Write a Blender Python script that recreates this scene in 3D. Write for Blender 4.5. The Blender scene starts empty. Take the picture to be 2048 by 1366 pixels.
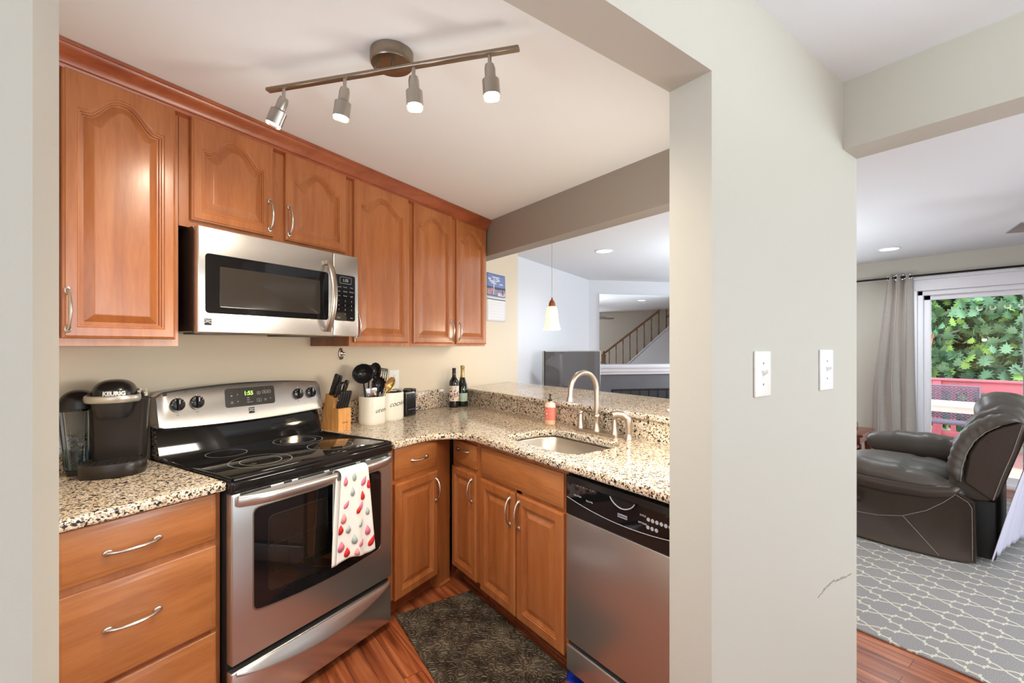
import bpy, bmesh, math, random
from math import sin, cos, pi, radians, sqrt, atan2
from mathutils import Vector, Matrix

random.seed(7)
S = bpy.context.scene
COL = S.collection

# ------------------------------------------------------------------ camera
YAW = radians(53.6)                       # the X axis lies 53.6 deg to the right of the view
cam_d = bpy.data.cameras.new('camera')
cam_d.sensor_width = 36.0
cam_d.lens = 16.0
cam_d.shift_y = 10.0 / 2048.0
cam_d.clip_start = 0.02
cam = bpy.data.objects.new('camera', cam_d)
COL.objects.link(cam)
cam.location = (0, 0, 1.39)
cam.rotation_euler = (radians(90), 0, YAW - radians(90))
S.camera = cam

# ------------------------------------------------------------------ view
S.view_settings.view_transform = 'Standard'
S.view_settings.look = 'None'
S.view_settings.gamma = 1.0
S.view_settings.use_curve_mapping = False
S.view_settings.exposure = 0.25
S.cycles.max_bounces = 10
S.cycles.diffuse_bounces = 6
S.cycles.glossy_bounces = 5
S.cycles.transmission_bounces = 8
S.cycles.transparent_max_bounces = 12
S.cycles.sample_clamp_indirect = 6.0
S.cycles.caustics_reflective = False
S.cycles.caustics_refractive = False

# ------------------------------------------------------------------ world: soft bright sky
W = bpy.data.worlds.new('sky')
S.world = W
W.use_nodes = True
bg = W.node_tree.nodes['Background']
bg.inputs['Color'].default_value = (0.74, 0.87, 1.0, 1)
bg.inputs['Strength'].default_value = 4.6

def light(name, typ, loc, energy, color=(1, 1, 1), rot=(0, 0, 0), **kw):
    d = bpy.data.lights.new(name, typ)
    d.energy = energy
    d.color = color
    for k, v in kw.items():
        setattr(d, k, v)
    o = bpy.data.objects.new(name, d)
    COL.objects.link(o)
    o.location = loc
    o.rotation_euler = rot
    return o

sun = light('sun', 'SUN', (9, 3, 9), 8.0, (1.0, 0.95, 0.86), Vector((-0.62, 0.24, -0.80)).to_track_quat('-Z', 'Y').to_euler(), angle=radians(1.5))
# fill lights put in out of view, at added windows and wall lamp
light('hall_fill', 'AREA', (-0.7, -2.52, 1.05), 8, (0.72, 0.86, 1.0), (radians(90), 0, 0), shape='RECTANGLE', size=2.2, size_y=1.9)
light('hall_side_fill', 'AREA', (-1.87, -0.85, 1.20), 18, (0.74, 0.87, 1.0), (radians(90), 0, radians(-90)), shape='RECTANGLE', size=1.6, size_y=1.8)
light('kitchen_left_fill', 'AREA', (-0.44, 1.01, 1.42), 8, (0.74, 0.87, 1.0), (radians(90), 0, radians(-90)), shape='RECTANGLE', size=0.46, size_y=1.0)
light('kitchen_wall_fill', 'AREA', (1.50, 0.80, 1.36), 10.5, (1.0, 0.92, 0.79), (radians(90), 0, 0), shape='RECTANGLE', size=0.62, size_y=0.22)
light('far_living_fill', 'AREA', (6.44, 2.95, 1.45), 27, (0.82, 0.92, 1.0), (radians(90), 0, radians(90)), shape='RECTANGLE', size=1.3, size_y=1.3)
light('stair_wall_fill', 'AREA', (3.42, -2.16, 1.35), 80, (0.80, 0.91, 1.0), (radians(90), 0, radians(16.6)), shape='RECTANGLE', size=2.0, size_y=1.7)

# ------------------------------------------------------------------ frames
A = radians(22.5)
RV = Vector((cos(A), sin(A), 0))
NV = Vector((-sin(A), cos(A), 0))

def kxy(r, n, z=0.0):
    """The range wall runs along r; n points into it."""
    return RV * r + NV * n + Vector((0, 0, z))

KM = Matrix.Rotation(A, 4, 'Z')

# ------------------------------------------------------------------ materials
MATS = {}

def nt(m):
    return m.node_tree.nodes, m.node_tree.links

def srgb(r, g, b):
    def f(c):
        c /= 255.0
        return c / 12.92 if c <= 0.04045 else ((c + 0.055) / 1.055) ** 2.4
    return (f(r), f(g), f(b), 1.0)

def mat(name, col, rough=0.5, metal=0.0, spec=0.5, coat=0.0, emit=None, estr=0.0, trans=0.0, ior=1.45, alpha=1.0, noise=0.0, nscale=20.0, bump=0.0, bscale=200.0, sheen=0.0):
    m = bpy.data.materials.new(name)
    m.use_nodes = True
    n, l = nt(m)
    b = n['Principled BSDF']
    b.inputs['Base Color'].default_value = col
    b.inputs['Roughness'].default_value = rough
    b.inputs['Metallic'].default_value = metal
    b.inputs['Specular IOR Level'].default_value = spec
    b.inputs['Coat Weight'].default_value = coat
    b.inputs['Coat Roughness'].default_value = 0.12
    b.inputs['IOR'].default_value = ior
    b.inputs['Transmission Weight'].default_value = trans
    b.inputs['Alpha'].default_value = alpha
    b.inputs['Sheen Weight'].default_value = sheen
    if emit:
        b.inputs['Emission Color'].default_value = emit
        b.inputs['Emission Strength'].default_value = estr
    tc = None
    if noise or bump:
        tc = n.new('ShaderNodeTexCoord')
    if noise:
        nz = n.new('ShaderNodeTexNoise')
        nz.inputs['Scale'].default_value = nscale
        nz.inputs['Detail'].default_value = 4
        l.new(tc.outputs['Object'], nz.inputs['Vector'])
        mx = n.new('ShaderNodeMix'); mx.data_type = 'RGBA'
        mx.inputs[6].default_value = tuple(c * (1 - noise) for c in col[:3]) + (1,)
        mx.inputs[7].default_value = tuple(min(1, c * (1 + noise)) for c in col[:3]) + (1,)
        l.new(nz.outputs['Fac'], mx.inputs[0])
        l.new(mx.outputs[2], b.inputs['Base Color'])
    if bump:
        nb = n.new('ShaderNodeTexNoise')
        nb.inputs['Scale'].default_value = bscale
        nb.inputs['Detail'].default_value = 3
        l.new(tc.outputs['Object'], nb.inputs['Vector'])
        bp = n.new('ShaderNodeBump')
        bp.inputs['Strength'].default_value = bump
        bp.inputs['Distance'].default_value = 0.002
        l.new(nb.outputs['Fac'], bp.inputs['Height'])
        l.new(bp.outputs['Normal'], b.inputs['Normal'])
    MATS[name] = m
    return m

def ramp(n, stops, interp='LINEAR'):
    r = n.new('ShaderNodeValToRGB')
    r.color_ramp.interpolation = interp
    e = r.color_ramp.elements
    while len(e) > 1:
        e.remove(e[-1])
    e[0].position = stops[0][0]; e[0].color = stops[0][1]
    for p, c in stops[1:]:
        x = e.new(p); x.color = c
    return r

def math_node(n, l, op, a, b=None, c=None):
    m = n.new('ShaderNodeMath'); m.operation = op
    for i, v in enumerate((a, b, c)):
        if v is None:
            continue
        if isinstance(v, (int, float)):
            m.inputs[i].default_value = v
        else:
            l.new(v, m.inputs[i])
    return m.outputs[0]

def wood(name, axis, c0, c1, c2, rough=0.34, coat=0.45, scale=1.0):
    """Grain stretched along one local axis; every object shifts it by its own random number."""
    m = bpy.data.materials.new(name); m.use_nodes = True
    n, l = nt(m); b = n['Principled BSDF']
    tc = n.new('ShaderNodeTexCoord'); oi = n.new('ShaderNodeObjectInfo')
    mp = n.new('ShaderNodeMapping')
    st = [14 * scale, 14 * scale, 14 * scale]; st['xyz'.index(axis)] = 1.6 * scale
    mp.inputs['Scale'].default_value = st
    l.new(tc.outputs['Object'], mp.inputs['Vector'])
    rr = math_node(n, l, 'MULTIPLY', oi.outputs['Random'], 37.0)
    cb = n.new('ShaderNodeCombineXYZ')
    for i in range(3):
        l.new(rr, cb.inputs[i])
    va = n.new('ShaderNodeVectorMath'); va.operation = 'ADD'
    l.new(mp.outputs[0], va.inputs[0]); l.new(cb.outputs[0], va.inputs[1])
    nz = n.new('ShaderNodeTexNoise'); nz.inputs['Scale'].default_value = 1.0
    nz.inputs['Detail'].default_value = 6; nz.inputs['Distortion'].default_value = 0.6
    l.new(va.outputs[0], nz.inputs['Vector'])
    n2 = n.new('ShaderNodeTexNoise'); n2.inputs['Scale'].default_value = 9.0; n2.inputs['Detail'].default_value = 3
    l.new(va.outputs[0], n2.inputs['Vector'])
    mxv = math_node(n, l, 'MULTIPLY_ADD', n2.outputs['Fac'], 0.28, math_node(n, l, 'MULTIPLY', nz.outputs['Fac'], 0.74))
    rp = ramp(n, [(0.30, c0), (0.50, c1), (0.72, c2)])
    l.new(mxv, rp.inputs[0])
    l.new(rp.outputs[0], b.inputs['Base Color'])
    b.inputs['Roughness'].default_value = rough
    b.inputs['Coat Weight'].default_value = coat
    b.inputs['Coat Roughness'].default_value = 0.24
    bp = n.new('ShaderNodeBump'); bp.inputs['Strength'].default_value = 0.04; bp.inputs['Distance'].default_value = 0.001
    l.new(n2.outputs['Fac'], bp.inputs['Height']); l.new(bp.outputs[0], b.inputs['Normal'])
    MATS[name] = m
    return m

def brushed(name, axis, col, rough=0.28, streak=0.10):
    m = bpy.data.materials.new(name); m.use_nodes = True
    n, l = nt(m); b = n['Principled BSDF']
    tc = n.new('ShaderNodeTexCoord'); mp = n.new('ShaderNodeMapping')
    st = [260, 260, 260]; st['xyz'.index(axis)] = 3
    mp.inputs['Scale'].default_value = st
    l.new(tc.outputs['Object'], mp.inputs['Vector'])
    nz = n.new('ShaderNodeTexNoise'); nz.inputs['Scale'].default_value = 1; nz.inputs['Detail'].default_value = 2
    l.new(mp.outputs[0], nz.inputs['Vector'])
    b.inputs['Metallic'].default_value = 0.92
    b.inputs['Base Color'].default_value = col
    r = math_node(n, l, 'MULTIPLY_ADD', nz.outputs['Fac'], streak, rough - streak / 2)
    l.new(r, b.inputs['Roughness'])
    bp = n.new('ShaderNodeBump'); bp.inputs['Strength'].default_value = 0.005; bp.inputs['Distance'].default_value = 0.0001
    l.new(nz.outputs['Fac'], bp.inputs['Height']); l.new(bp.outputs[0], b.inputs['Normal'])
    b.inputs['Anisotropic'].default_value = 0.4
    MATS[name] = m
    return m

def granite():
    m = bpy.data.materials.new('granite'); m.use_nodes = True
    n, l = nt(m); b = n['Principled BSDF']
    tc = n.new('ShaderNodeTexCoord')
    nz = n.new('ShaderNodeTexNoise'); nz.inputs['Scale'].default_value = 120; nz.inputs['Detail'].default_value = 3
    l.new(tc.outputs['Object'], nz.inputs['Vector'])
    mxv = n.new('ShaderNodeMix'); mxv.data_type = 'VECTOR'; mxv.inputs[0].default_value = 0.008
    l.new(tc.outputs['Object'], mxv.inputs[4]); l.new(nz.outputs['Color'], mxv.inputs[5])
    v1 = n.new('ShaderNodeTexVoronoi'); v1.inputs['Scale'].default_value = 230
    l.new(mxv.outputs[1], v1.inputs['Vector'])
    sp = n.new('ShaderNodeSeparateColor'); l.new(v1.outputs['Color'], sp.inputs[0])
    r1 = ramp(n, [(0.0, srgb(52, 43, 37)), (0.11, srgb(116, 92, 72)), (0.19, srgb(176, 150, 122)), (0.34, srgb(220, 206, 182)),
                  (0.60, srgb(228, 216, 196)), (0.80, srgb(188, 178, 166)), (0.90, srgb(236, 230, 218))], 'CONSTANT')
    l.new(sp.outputs[0], r1.inputs[0])
    v2 = n.new('ShaderNodeTexVoronoi'); v2.inputs['Scale'].default_value = 120
    l.new(mxv.outputs[1], v2.inputs['Vector'])
    s2 = n.new('ShaderNodeSeparateColor'); l.new(v2.outputs['Color'], s2.inputs[0])
    r2 = ramp(n, [(0.0, (0, 0, 0, 1)), (0.90, (1, 1, 1, 1))], 'CONSTANT')
    l.new(s2.outputs[1], r2.inputs[0])
    mx = n.new('ShaderNodeMix'); mx.data_type = 'RGBA'
    l.new(r2.outputs[0], mx.inputs[0]); l.new(r1.outputs[0], mx.inputs[6])
    mx.inputs[7].default_value = srgb(50, 40, 34)
    n3 = n.new('ShaderNodeTexNoise'); n3.inputs['Scale'].default_value = 6
    l.new(tc.outputs['Object'], n3.inputs['Vector'])
    r3 = ramp(n, [(0.35, (0.97, 0.92, 0.86, 1)), (0.65, (1.0, 1.0, 1.0, 1))])
    l.new(n3.outputs['Fac'], r3.inputs[0])
    m2 = n.new('ShaderNodeMix'); m2.data_type = 'RGBA'; m2.blend_type = 'MULTIPLY'; m2.inputs[0].default_value = 1
    l.new(mx.outputs[2], m2.inputs[6]); l.new(r3.outputs[0], m2.inputs[7])
    l.new(m2.outputs[2], b.inputs['Base Color'])
    b.inputs['Roughness'].default_value = 0.12
    MATS['granite'] = m

def plank_floor():
    m = bpy.data.materials.new('plank_floor'); m.use_nodes = True
    n, l = nt(m); b = n['Principled BSDF']
    tc = n.new('ShaderNodeTexCoord')
    sx = n.new('ShaderNodeSeparateXYZ'); l.new(tc.outputs['Object'], sx.inputs[0])
    cb = n.new('ShaderNodeCombineXYZ')            # planks run along world Y
    l.new(sx.outputs[1], cb.inputs[0]); l.new(sx.outputs[0], cb.inputs[1])
    br = n.new('ShaderNodeTexBrick')
    br.inputs['Scale'].default_value = 1.0
    br.inputs['Brick Width'].default_value = 0.9
    br.inputs['Row Height'].default_value = 0.085
    br.inputs['Mortar Size'].default_value = 0.0012
    br.inputs['Color1'].default_value = (0.2, 0.2, 0.2, 1)
    br.inputs['Color2'].default_value = (0.9, 0.9, 0.9, 1)
    br.inputs['Mortar'].default_value = (0, 0, 0, 1)
    br.offset = 0.37
    l.new(cb.outputs[0], br.inputs['Vector'])
    mp = n.new('ShaderNodeMapping'); mp.inputs['Scale'].default_value = (1.8, 26, 1)
    l.new(cb.outputs[0], mp.inputs['Vector'])
    va = n.new('ShaderNodeVectorMath'); va.operation = 'MULTIPLY_ADD'
    va.inputs[1].default_value = (13, 13, 13)
    l.new(br.outputs['Color'], va.inputs[0]); l.new(mp.outputs[0], va.inputs[2])
    nz = n.new('ShaderNodeTexNoise'); nz.inputs['Scale'].default_value = 1; nz.inputs['Detail'].default_value = 6; nz.inputs['Distortion'].default_value = 1.2
    l.new(va.outputs[0], nz.inputs['Vector'])
    rp = ramp(n, [(0.28, srgb(96, 44, 24)), (0.48, srgb(150, 78, 45)), (0.70, srgb(186, 112, 70))])
    l.new(nz.outputs['Fac'], rp.inputs[0])
    hs = n.new('ShaderNodeHueSaturation')
    sc = n.new('ShaderNodeSeparateColor'); l.new(br.outputs['Color'], sc.inputs[0])
    l.new(math_node(n, l, 'MULTIPLY_ADD', sc.outputs[0], 0.45, 0.75), hs.inputs['Value'])
    l.new(rp.outputs[0], hs.inputs['Color'])
    mx = n.new('ShaderNodeMix'); mx.data_type = 'RGBA'
    l.new(br.outputs['Fac'], mx.inputs[0]); l.new(hs.outputs[0], mx.inputs[6]); mx.inputs[7].default_value = srgb(70, 32, 20)
    l.new(mx.outputs[2], b.inputs['Base Color'])
    b.inputs['Roughness'].default_value = 0.28
    MATS['plank_floor'] = m

def rug_material():
    m = bpy.data.materials.new('rug_trellis'); m.use_nodes = True
    n, l = nt(m); b = n['Principled BSDF']
    tc = n.new('ShaderNodeTexCoord'); sx = n.new('ShaderNodeSeparateXYZ'); l.new(tc.outputs['Object'], sx.inputs[0])
    u = math_node(n, l, 'DIVIDE', sx.outputs[0], 0.085)
    v = math_node(n, l, 'DIVIDE', sx.outputs[1], 0.150)
    # every line climbs from one crossing to the next: a bow, two steps, a bow
    gq = lambda q: (q, q, q, 1)
    st = ramp(n, [(0.0, gq(0.0)), (.10, gq(.16)), (.21, gq(.255)), (.335, gq(.28)), (.345, gq(.49)), (.655, gq(.51)), (.665, gq(.72)), (.79, gq(.745)), (.90, gq(.84)), (1.0, gq(1.0))])
    l.new(math_node(n, l, 'FRACT', v), st.inputs[0])
    sv = math_node(n, l, 'ADD', math_node(n, l, 'FLOOR', v), st.outputs[0])
    fv = math_node(n, l, 'ABSOLUTE', math_node(n, l, 'SUBTRACT', math_node(n, l, 'FRACT', v), 0.5))
    # two little blocks on every steep stretch of the line
    blk = math_node(n, l, 'LESS_THAN', math_node(n, l, 'ABSOLUTE', math_node(n, l, 'SUBTRACT', fv, 0.16)), 0.055)
    wid = math_node(n, l, 'MULTIPLY_ADD', blk, 0.11, 0.062)
    outs = []
    for sgn in ('SUBTRACT', 'ADD'):
        w = math_node(n, l, sgn, u, sv)
        d = math_node(n, l, 'ABSOLUTE', math_node(n, l, 'SUBTRACT', math_node(n, l, 'MODULO', math_node(n, l, 'ADD', w, 401.0), 2.0), 1.0))
        outs.append(math_node(n, l, 'LESS_THAN', d, wid))
    ln = math_node(n, l, 'MAXIMUM', outs[0], outs[1])
    nz = n.new('ShaderNodeTexNoise'); nz.inputs['Scale'].default_value = 260; nz.inputs['Detail'].default_value = 2
    l.new(tc.outputs['Object'], nz.inputs['Vector'])
    r1 = ramp(n, [(0.3, srgb(140, 136, 134)), (0.7, srgb(176, 172, 169))]); l.new(nz.outputs['Fac'], r1.inputs[0])
    r2 = ramp(n, [(0.3, srgb(205, 198, 180)), (0.7, srgb(232, 226, 210))]); l.new(nz.outputs['Fac'], r2.inputs[0])
    mx = n.new('ShaderNodeMix'); mx.data_type = 'RGBA'
    l.new(ln, mx.inputs[0]); l.new(r1.outputs[0], mx.inputs[6]); l.new(r2.outputs[0], mx.inputs[7])
    l.new(mx.outputs[2], b.inputs['Base Color'])
    b.inputs['Roughness'].default_value = 0.95
    b.inputs['Specular IOR Level'].default_value = 0.1
    hb = math_node(n, l, 'MULTIPLY_ADD', ln, 0.6, math_node(n, l, 'MULTIPLY', nz.outputs['Fac'], 0.6))
    bp = n.new('ShaderNodeBump'); bp.inputs['Strength'].default_value = 0.5; bp.inputs['Distance'].default_value = 0.004
    l.new(hb, bp.inputs['Height']); l.new(bp.outputs[0], b.inputs['Normal'])
    MATS['rug_trellis'] = m

def mat_swirl():
    m = bpy.data.materials.new('mat_swirl'); m.use_nodes = True
    n, l = nt(m); b = n['Principled BSDF']
    tc = n.new('ShaderNodeTexCoord')
    v = n.new('ShaderNodeTexVoronoi'); v.inputs['Scale'].default_value = 22
    nz0 = n.new('ShaderNodeTexNoise'); nz0.inputs['Scale'].default_value = 14; nz0.inputs['Detail'].default_value = 2
    l.new(tc.outputs['Object'], nz0.inputs['Vector'])
    mv = n.new('ShaderNodeMix'); mv.data_type = 'VECTOR'; mv.inputs[0].default_value = 0.06
    l.new(tc.outputs['Object'], mv.inputs[4]); l.new(nz0.outputs['Color'], mv.inputs[5])
    l.new(mv.outputs[1], v.inputs['Vector'])
    rings = math_node(n, l, 'SINE', math_node(n, l, 'MULTIPLY', v.outputs['Distance'], 26.0))
    nz = n.new('ShaderNodeTexNoise'); nz.inputs['Scale'].default_value = 9; nz.inputs['Detail'].default_value = 5
    l.new(tc.outputs['Object'], nz.inputs['Vector'])
    f = math_node(n, l, 'MULTIPLY_ADD', rings, 0.10, nz.outputs['Fac'])
    rp = ramp(n, [(0.30, srgb(40, 34, 26)), (0.52, srgb(72, 64, 52)), (0.72, srgb(112, 102, 86))])
    l.new(f, rp.inputs[0]); l.new(rp.outputs[0], b.inputs['Base Color'])
    b.inputs['Roughness'].default_value = 0.38
    bp = n.new('ShaderNodeBump'); bp.inputs['Strength'].default_value = 0.8; bp.inputs['Distance'].default_value = 0.003
    l.new(rings, bp.inputs['Height']); l.new(bp.outputs[0], b.inputs['Normal'])
    MATS['mat_swirl'] = m

def thin_glass(name, tint=(1, 1, 1, 1), refl=1.0, rough=0.0):
    """A pane: mirrors by Fresnel, lets the rest through."""
    m = bpy.data.materials.new(name); m.use_nodes = True
    n, l = nt(m)
    n.remove(n['Principled BSDF'])
    out = n['Material Output']
    t = n.new('ShaderNodeBsdfTransparent'); t.inputs[0].default_value = tint
    g = n.new('ShaderNodeBsdfGlossy'); g.inputs['Roughness'].default_value = rough
    fr = n.new('ShaderNodeFresnel'); fr.inputs[0].default_value = 1.5
    k = math_node(n, l, 'MULTIPLY', fr.outputs[0], refl)
    mx = n.new('ShaderNodeMixShader')
    l.new(k, mx.inputs[0]); l.new(t.outputs[0], mx.inputs[1]); l.new(g.outputs[0], mx.inputs[2])
    l.new(mx.outputs[0], out.inputs[0])
    MATS[name] = m

wood('maple_upright', 'z', srgb(146, 82, 40), srgb(166, 99, 52), srgb(183, 116, 66))
wood('maple_level', 'x', srgb(150, 88, 44), srgb(171, 107, 58), srgb(190, 124, 72))
wood('maple_dark', 'z', srgb(112, 52, 24), srgb(134, 66, 32), srgb(152, 80, 42))
wood('crown_wood', 'x', srgb(128, 60, 32), srgb(150, 76, 42), srgb(170, 94, 56))
wood('block_wood', 'z', srgb(196, 128, 62), srgb(218, 156, 88), srgb(232, 178, 112), rough=0.45, coat=0.1, scale=5)
wood('oak_wood', 'z', srgb(96, 60, 28), srgb(124, 80, 42), srgb(150, 100, 56), rough=0.4, coat=0.2, scale=2)
wood('table_wood', 'z', srgb(84, 36, 20), srgb(110, 52, 30), srgb(134, 70, 42), rough=0.35, coat=0.2, scale=2)
brushed('steel_level', 'x', (0.62, 0.59, 0.56, 1), 0.27, 0.015)
brushed('steel_upright', 'z', (0.56, 0.56, 0.555, 1), 0.33, 0.08)
brushed('sink_steel', 'y', (0.62, 0.57, 0.50, 1), 0.30)
granite(); plank_floor(); rug_material(); mat_swirl()
thin_glass('pane_glass', (0.97, 0.985, 0.98, 1), 1.0)
thin_glass('tank_glass', (0.80, 0.84, 0.86, 1), 1.0, 0.05)
thin_glass('water', (0.62, 0.74, 0.80, 1), 0.9, 0.0)
thin_glass('oven_glass', (0.46, 0.42, 0.38, 1), 1.8, 0.02)
thin_glass('lens_glass', (0.97, 0.97, 0.95, 1), 1.0, 0.02)
mat('nickel', (0.60, 0.56, 0.51, 1), 0.30, 1.0)
mat('faucet_nickel', (0.56, 0.48, 0.40, 1), 0.34, 1.0)
mat('bronze_nickel', (0.30, 0.25, 0.20, 1), 0.32, 1.0)
mat('lamp_steel', (0.46, 0.43, 0.39, 1), 0.28, 1.0)
mat('handle_steel', (0.46, 0.40, 0.33, 1), 0.30, 1.0)
mat('chrome', (0.85, 0.85, 0.86, 1), 0.08, 1.0)
mat('mirror_silver', (0.93, 0.94, 0.94, 1), 0.0, 1.0)
mat('black_glass', (0.006, 0.006, 0.007, 1), 0.04, 0, 0.6)
mat('cooktop_glass', (0.010, 0.009, 0.009, 1), 0.05, 0, 0.6)
mat('tv_screen', (0.30, 0.29, 0.29, 1), 0.05, 0.75, 0.7)
mat('black_plastic', (0.012, 0.011, 0.011, 1), 0.25)
mat('matte_black', (0.018, 0.016, 0.015, 1), 0.55)
mat('brown_black', (0.020, 0.014, 0.011, 1), 0.30)
mat('soft_black', (0.022, 0.020, 0.019, 1), 0.42, bump=0.15, bscale=900)
mat('burner_line', srgb(150, 148, 145), 0.4)
mat('print_white', srgb(225, 225, 222), 0.6)
mat('print_grey', srgb(168, 172, 180), 0.6)
mat('print_black', (0.01, 0.01, 0.01, 1), 0.5)
mat('green_digits', (0.3, 1, 0.1, 1), 0.5, emit=(0.55, 1.0, 0.12, 1), estr=1.6)
mat('ring_light', srgb(215, 208, 190), 0.5)
mat('wall_greige', srgb(194, 190, 177), 0.55, bump=0.10, bscale=160)
mat('wall_cream', srgb(226, 211, 186), 0.5, bump=0.10, bscale=160)
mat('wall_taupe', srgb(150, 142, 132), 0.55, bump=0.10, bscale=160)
mat('wall_grey', srgb(206, 205, 206), 0.6, bump=0.08, bscale=160)
mat('wall_white', srgb(226, 228, 232), 0.6, bump=0.08, bscale=160)
mat('ceiling_white', srgb(226, 229, 231), 0.8, bump=0.08, bscale=90)
mat('trim_white', srgb(236, 236, 240), 0.4)
mat('plate_white', srgb(240, 240, 232), 0.35)
mat('plate_cool', srgb(238, 240, 242), 0.35)
mat('slate', srgb(104, 103, 106), 0.5, noise=0.10, nscale=8)
mat('slate_dark', srgb(74, 74, 77), 0.5, noise=0.1, nscale=8)
mat('crock_white', srgb(234, 230, 216), 0.25)
mat('silver_knob', srgb(190, 184, 172), 0.3, 0.6)
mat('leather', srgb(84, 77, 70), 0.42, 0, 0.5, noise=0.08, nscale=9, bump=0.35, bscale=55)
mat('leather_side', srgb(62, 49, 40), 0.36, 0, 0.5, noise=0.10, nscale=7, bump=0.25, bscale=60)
mat('stitch', srgb(196, 188, 176), 0.7)
mat('dust_cloth', srgb(206, 202, 218), 0.8)
mat('curtain_cloth', srgb(174, 166, 157), 0.9, noise=0.10, nscale=60, bump=0.4, bscale=300, sheen=0.2)
mat('deck_red', srgb(204, 112, 122), 0.6, noise=0.10, nscale=12)
mat('deck_board', srgb(168, 118, 112), 0.7, noise=0.12, nscale=12)
mat('wicker', srgb(122, 106, 122), 0.6)
mat('wicker_frame', srgb(112, 62, 46), 0.5)
mat('table_white', srgb(244, 240, 238), 0.35)
mat('bark', srgb(112, 100, 88), 0.9, noise=0.3, nscale=14, bump=0.8, bscale=40)
mat('earth', srgb(150, 130, 104), 0.95, noise=0.3, nscale=3)
mat('leaf_dark', srgb(70, 104, 66), 0.4, noise=0.3, nscale=2.2)
mat('leaf_green', srgb(112, 150, 112), 0.4, noise=0.35, nscale=2.2)
mat('leaf_bright', srgb(150, 188, 92), 0.4, noise=0.3, nscale=2.2)
mat('bottle_dark', (0.014, 0.010, 0.007, 1), 0.06, 0, 0.6)
mat('bottle_green', (0.012, 0.016, 0.008, 1), 0.06, 0, 0.6)
mat('foil_gold', srgb(186, 160, 110), 0.35, 0.7)
mat('cap_dark', (0.03, 0.018, 0.014, 1), 0.35)
mat('label_cream', srgb(232, 222, 206), 0.5)
mat('label_green', srgb(176, 196, 180), 0.5)
mat('soap_liquid', srgb(240, 196, 160), 0.25, 0, 0.5)
mat('soap_coral', srgb(236, 130, 112), 0.4)
mat('soap_cream', srgb(246, 236, 214), 0.3)
mat('label_rust', srgb(196, 84, 40), 0.5)
mat('label_blue', srgb(60, 90, 160), 0.5)
mat('label_orange', srgb(236, 150, 50), 0.5)
mat('label_teal', srgb(90, 120, 90), 0.5)
mat('towel_cloth', srgb(238, 235, 230), 0.9, bump=0.3, bscale=500, sheen=0.2)
mat('drop_red', srgb(214, 52, 50), 0.9)
mat('drop_pink', srgb(226, 128, 152), 0.9)
mat('drop_rose', srgb(236, 158, 156), 0.9)
mat('drop_grey', srgb(176, 190, 186), 0.9)
mat('paper', srgb(240, 240, 240), 0.7)
mat('paper_sky', srgb(120, 140, 190), 0.5)
mat('paper_cloud', srgb(214, 216, 228), 0.5)
mat('paper_town', srgb(190, 150, 130), 0.5)
mat('paper_dark', srgb(64, 68, 92), 0.5)
mat('tape_blue', srgb(20, 50, 170), 0.5)
mat('lamp_glow', (1, 0.95, 0.8, 1), 0.5, emit=(1.0, 0.93, 0.74, 1), estr=14.0)
mat('ceiling_glow', (1, 1, 1, 1), 0.5, emit=(1.0, 0.98, 0.94, 1), estr=5.0)
mat('shade_glow', srgb(246, 226, 190), 0.3, emit=(1.0, 0.84, 0.56, 1), estr=0.75)
mat('bulb_glow', (1, 0.95, 0.85, 1), 0.5, emit=(1.0, 0.93, 0.78, 1), estr=9.0)
mat('copper', srgb(176, 112, 72), 0.3, 0.8)
mat('spoon_gold', srgb(196, 160, 104), 0.25, 0.75)
mat('smoky_steel', (0.20, 0.20, 0.21, 1), 0.18, 1.0)
mat('oven_liner', srgb(96, 90, 82), 0.5)
mat('mesh_screen', (0.035, 0.029, 0.024, 1), 0.10, 0, 0.5)
mat('fan_blade', srgb(124, 122, 120), 0.5)
mat('dark_rod', (0.02, 0.018, 0.017, 1), 0.4, 0.6)
mat('purple_cord', srgb(70, 64, 96), 0.5)
mat('scuff', srgb(172, 163, 146), 0.8)
mat('vent_black', (0.012, 0.012, 0.012, 1), 0.5)
mat('coin_grey', srgb(150, 146, 136), 0.4)

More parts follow.
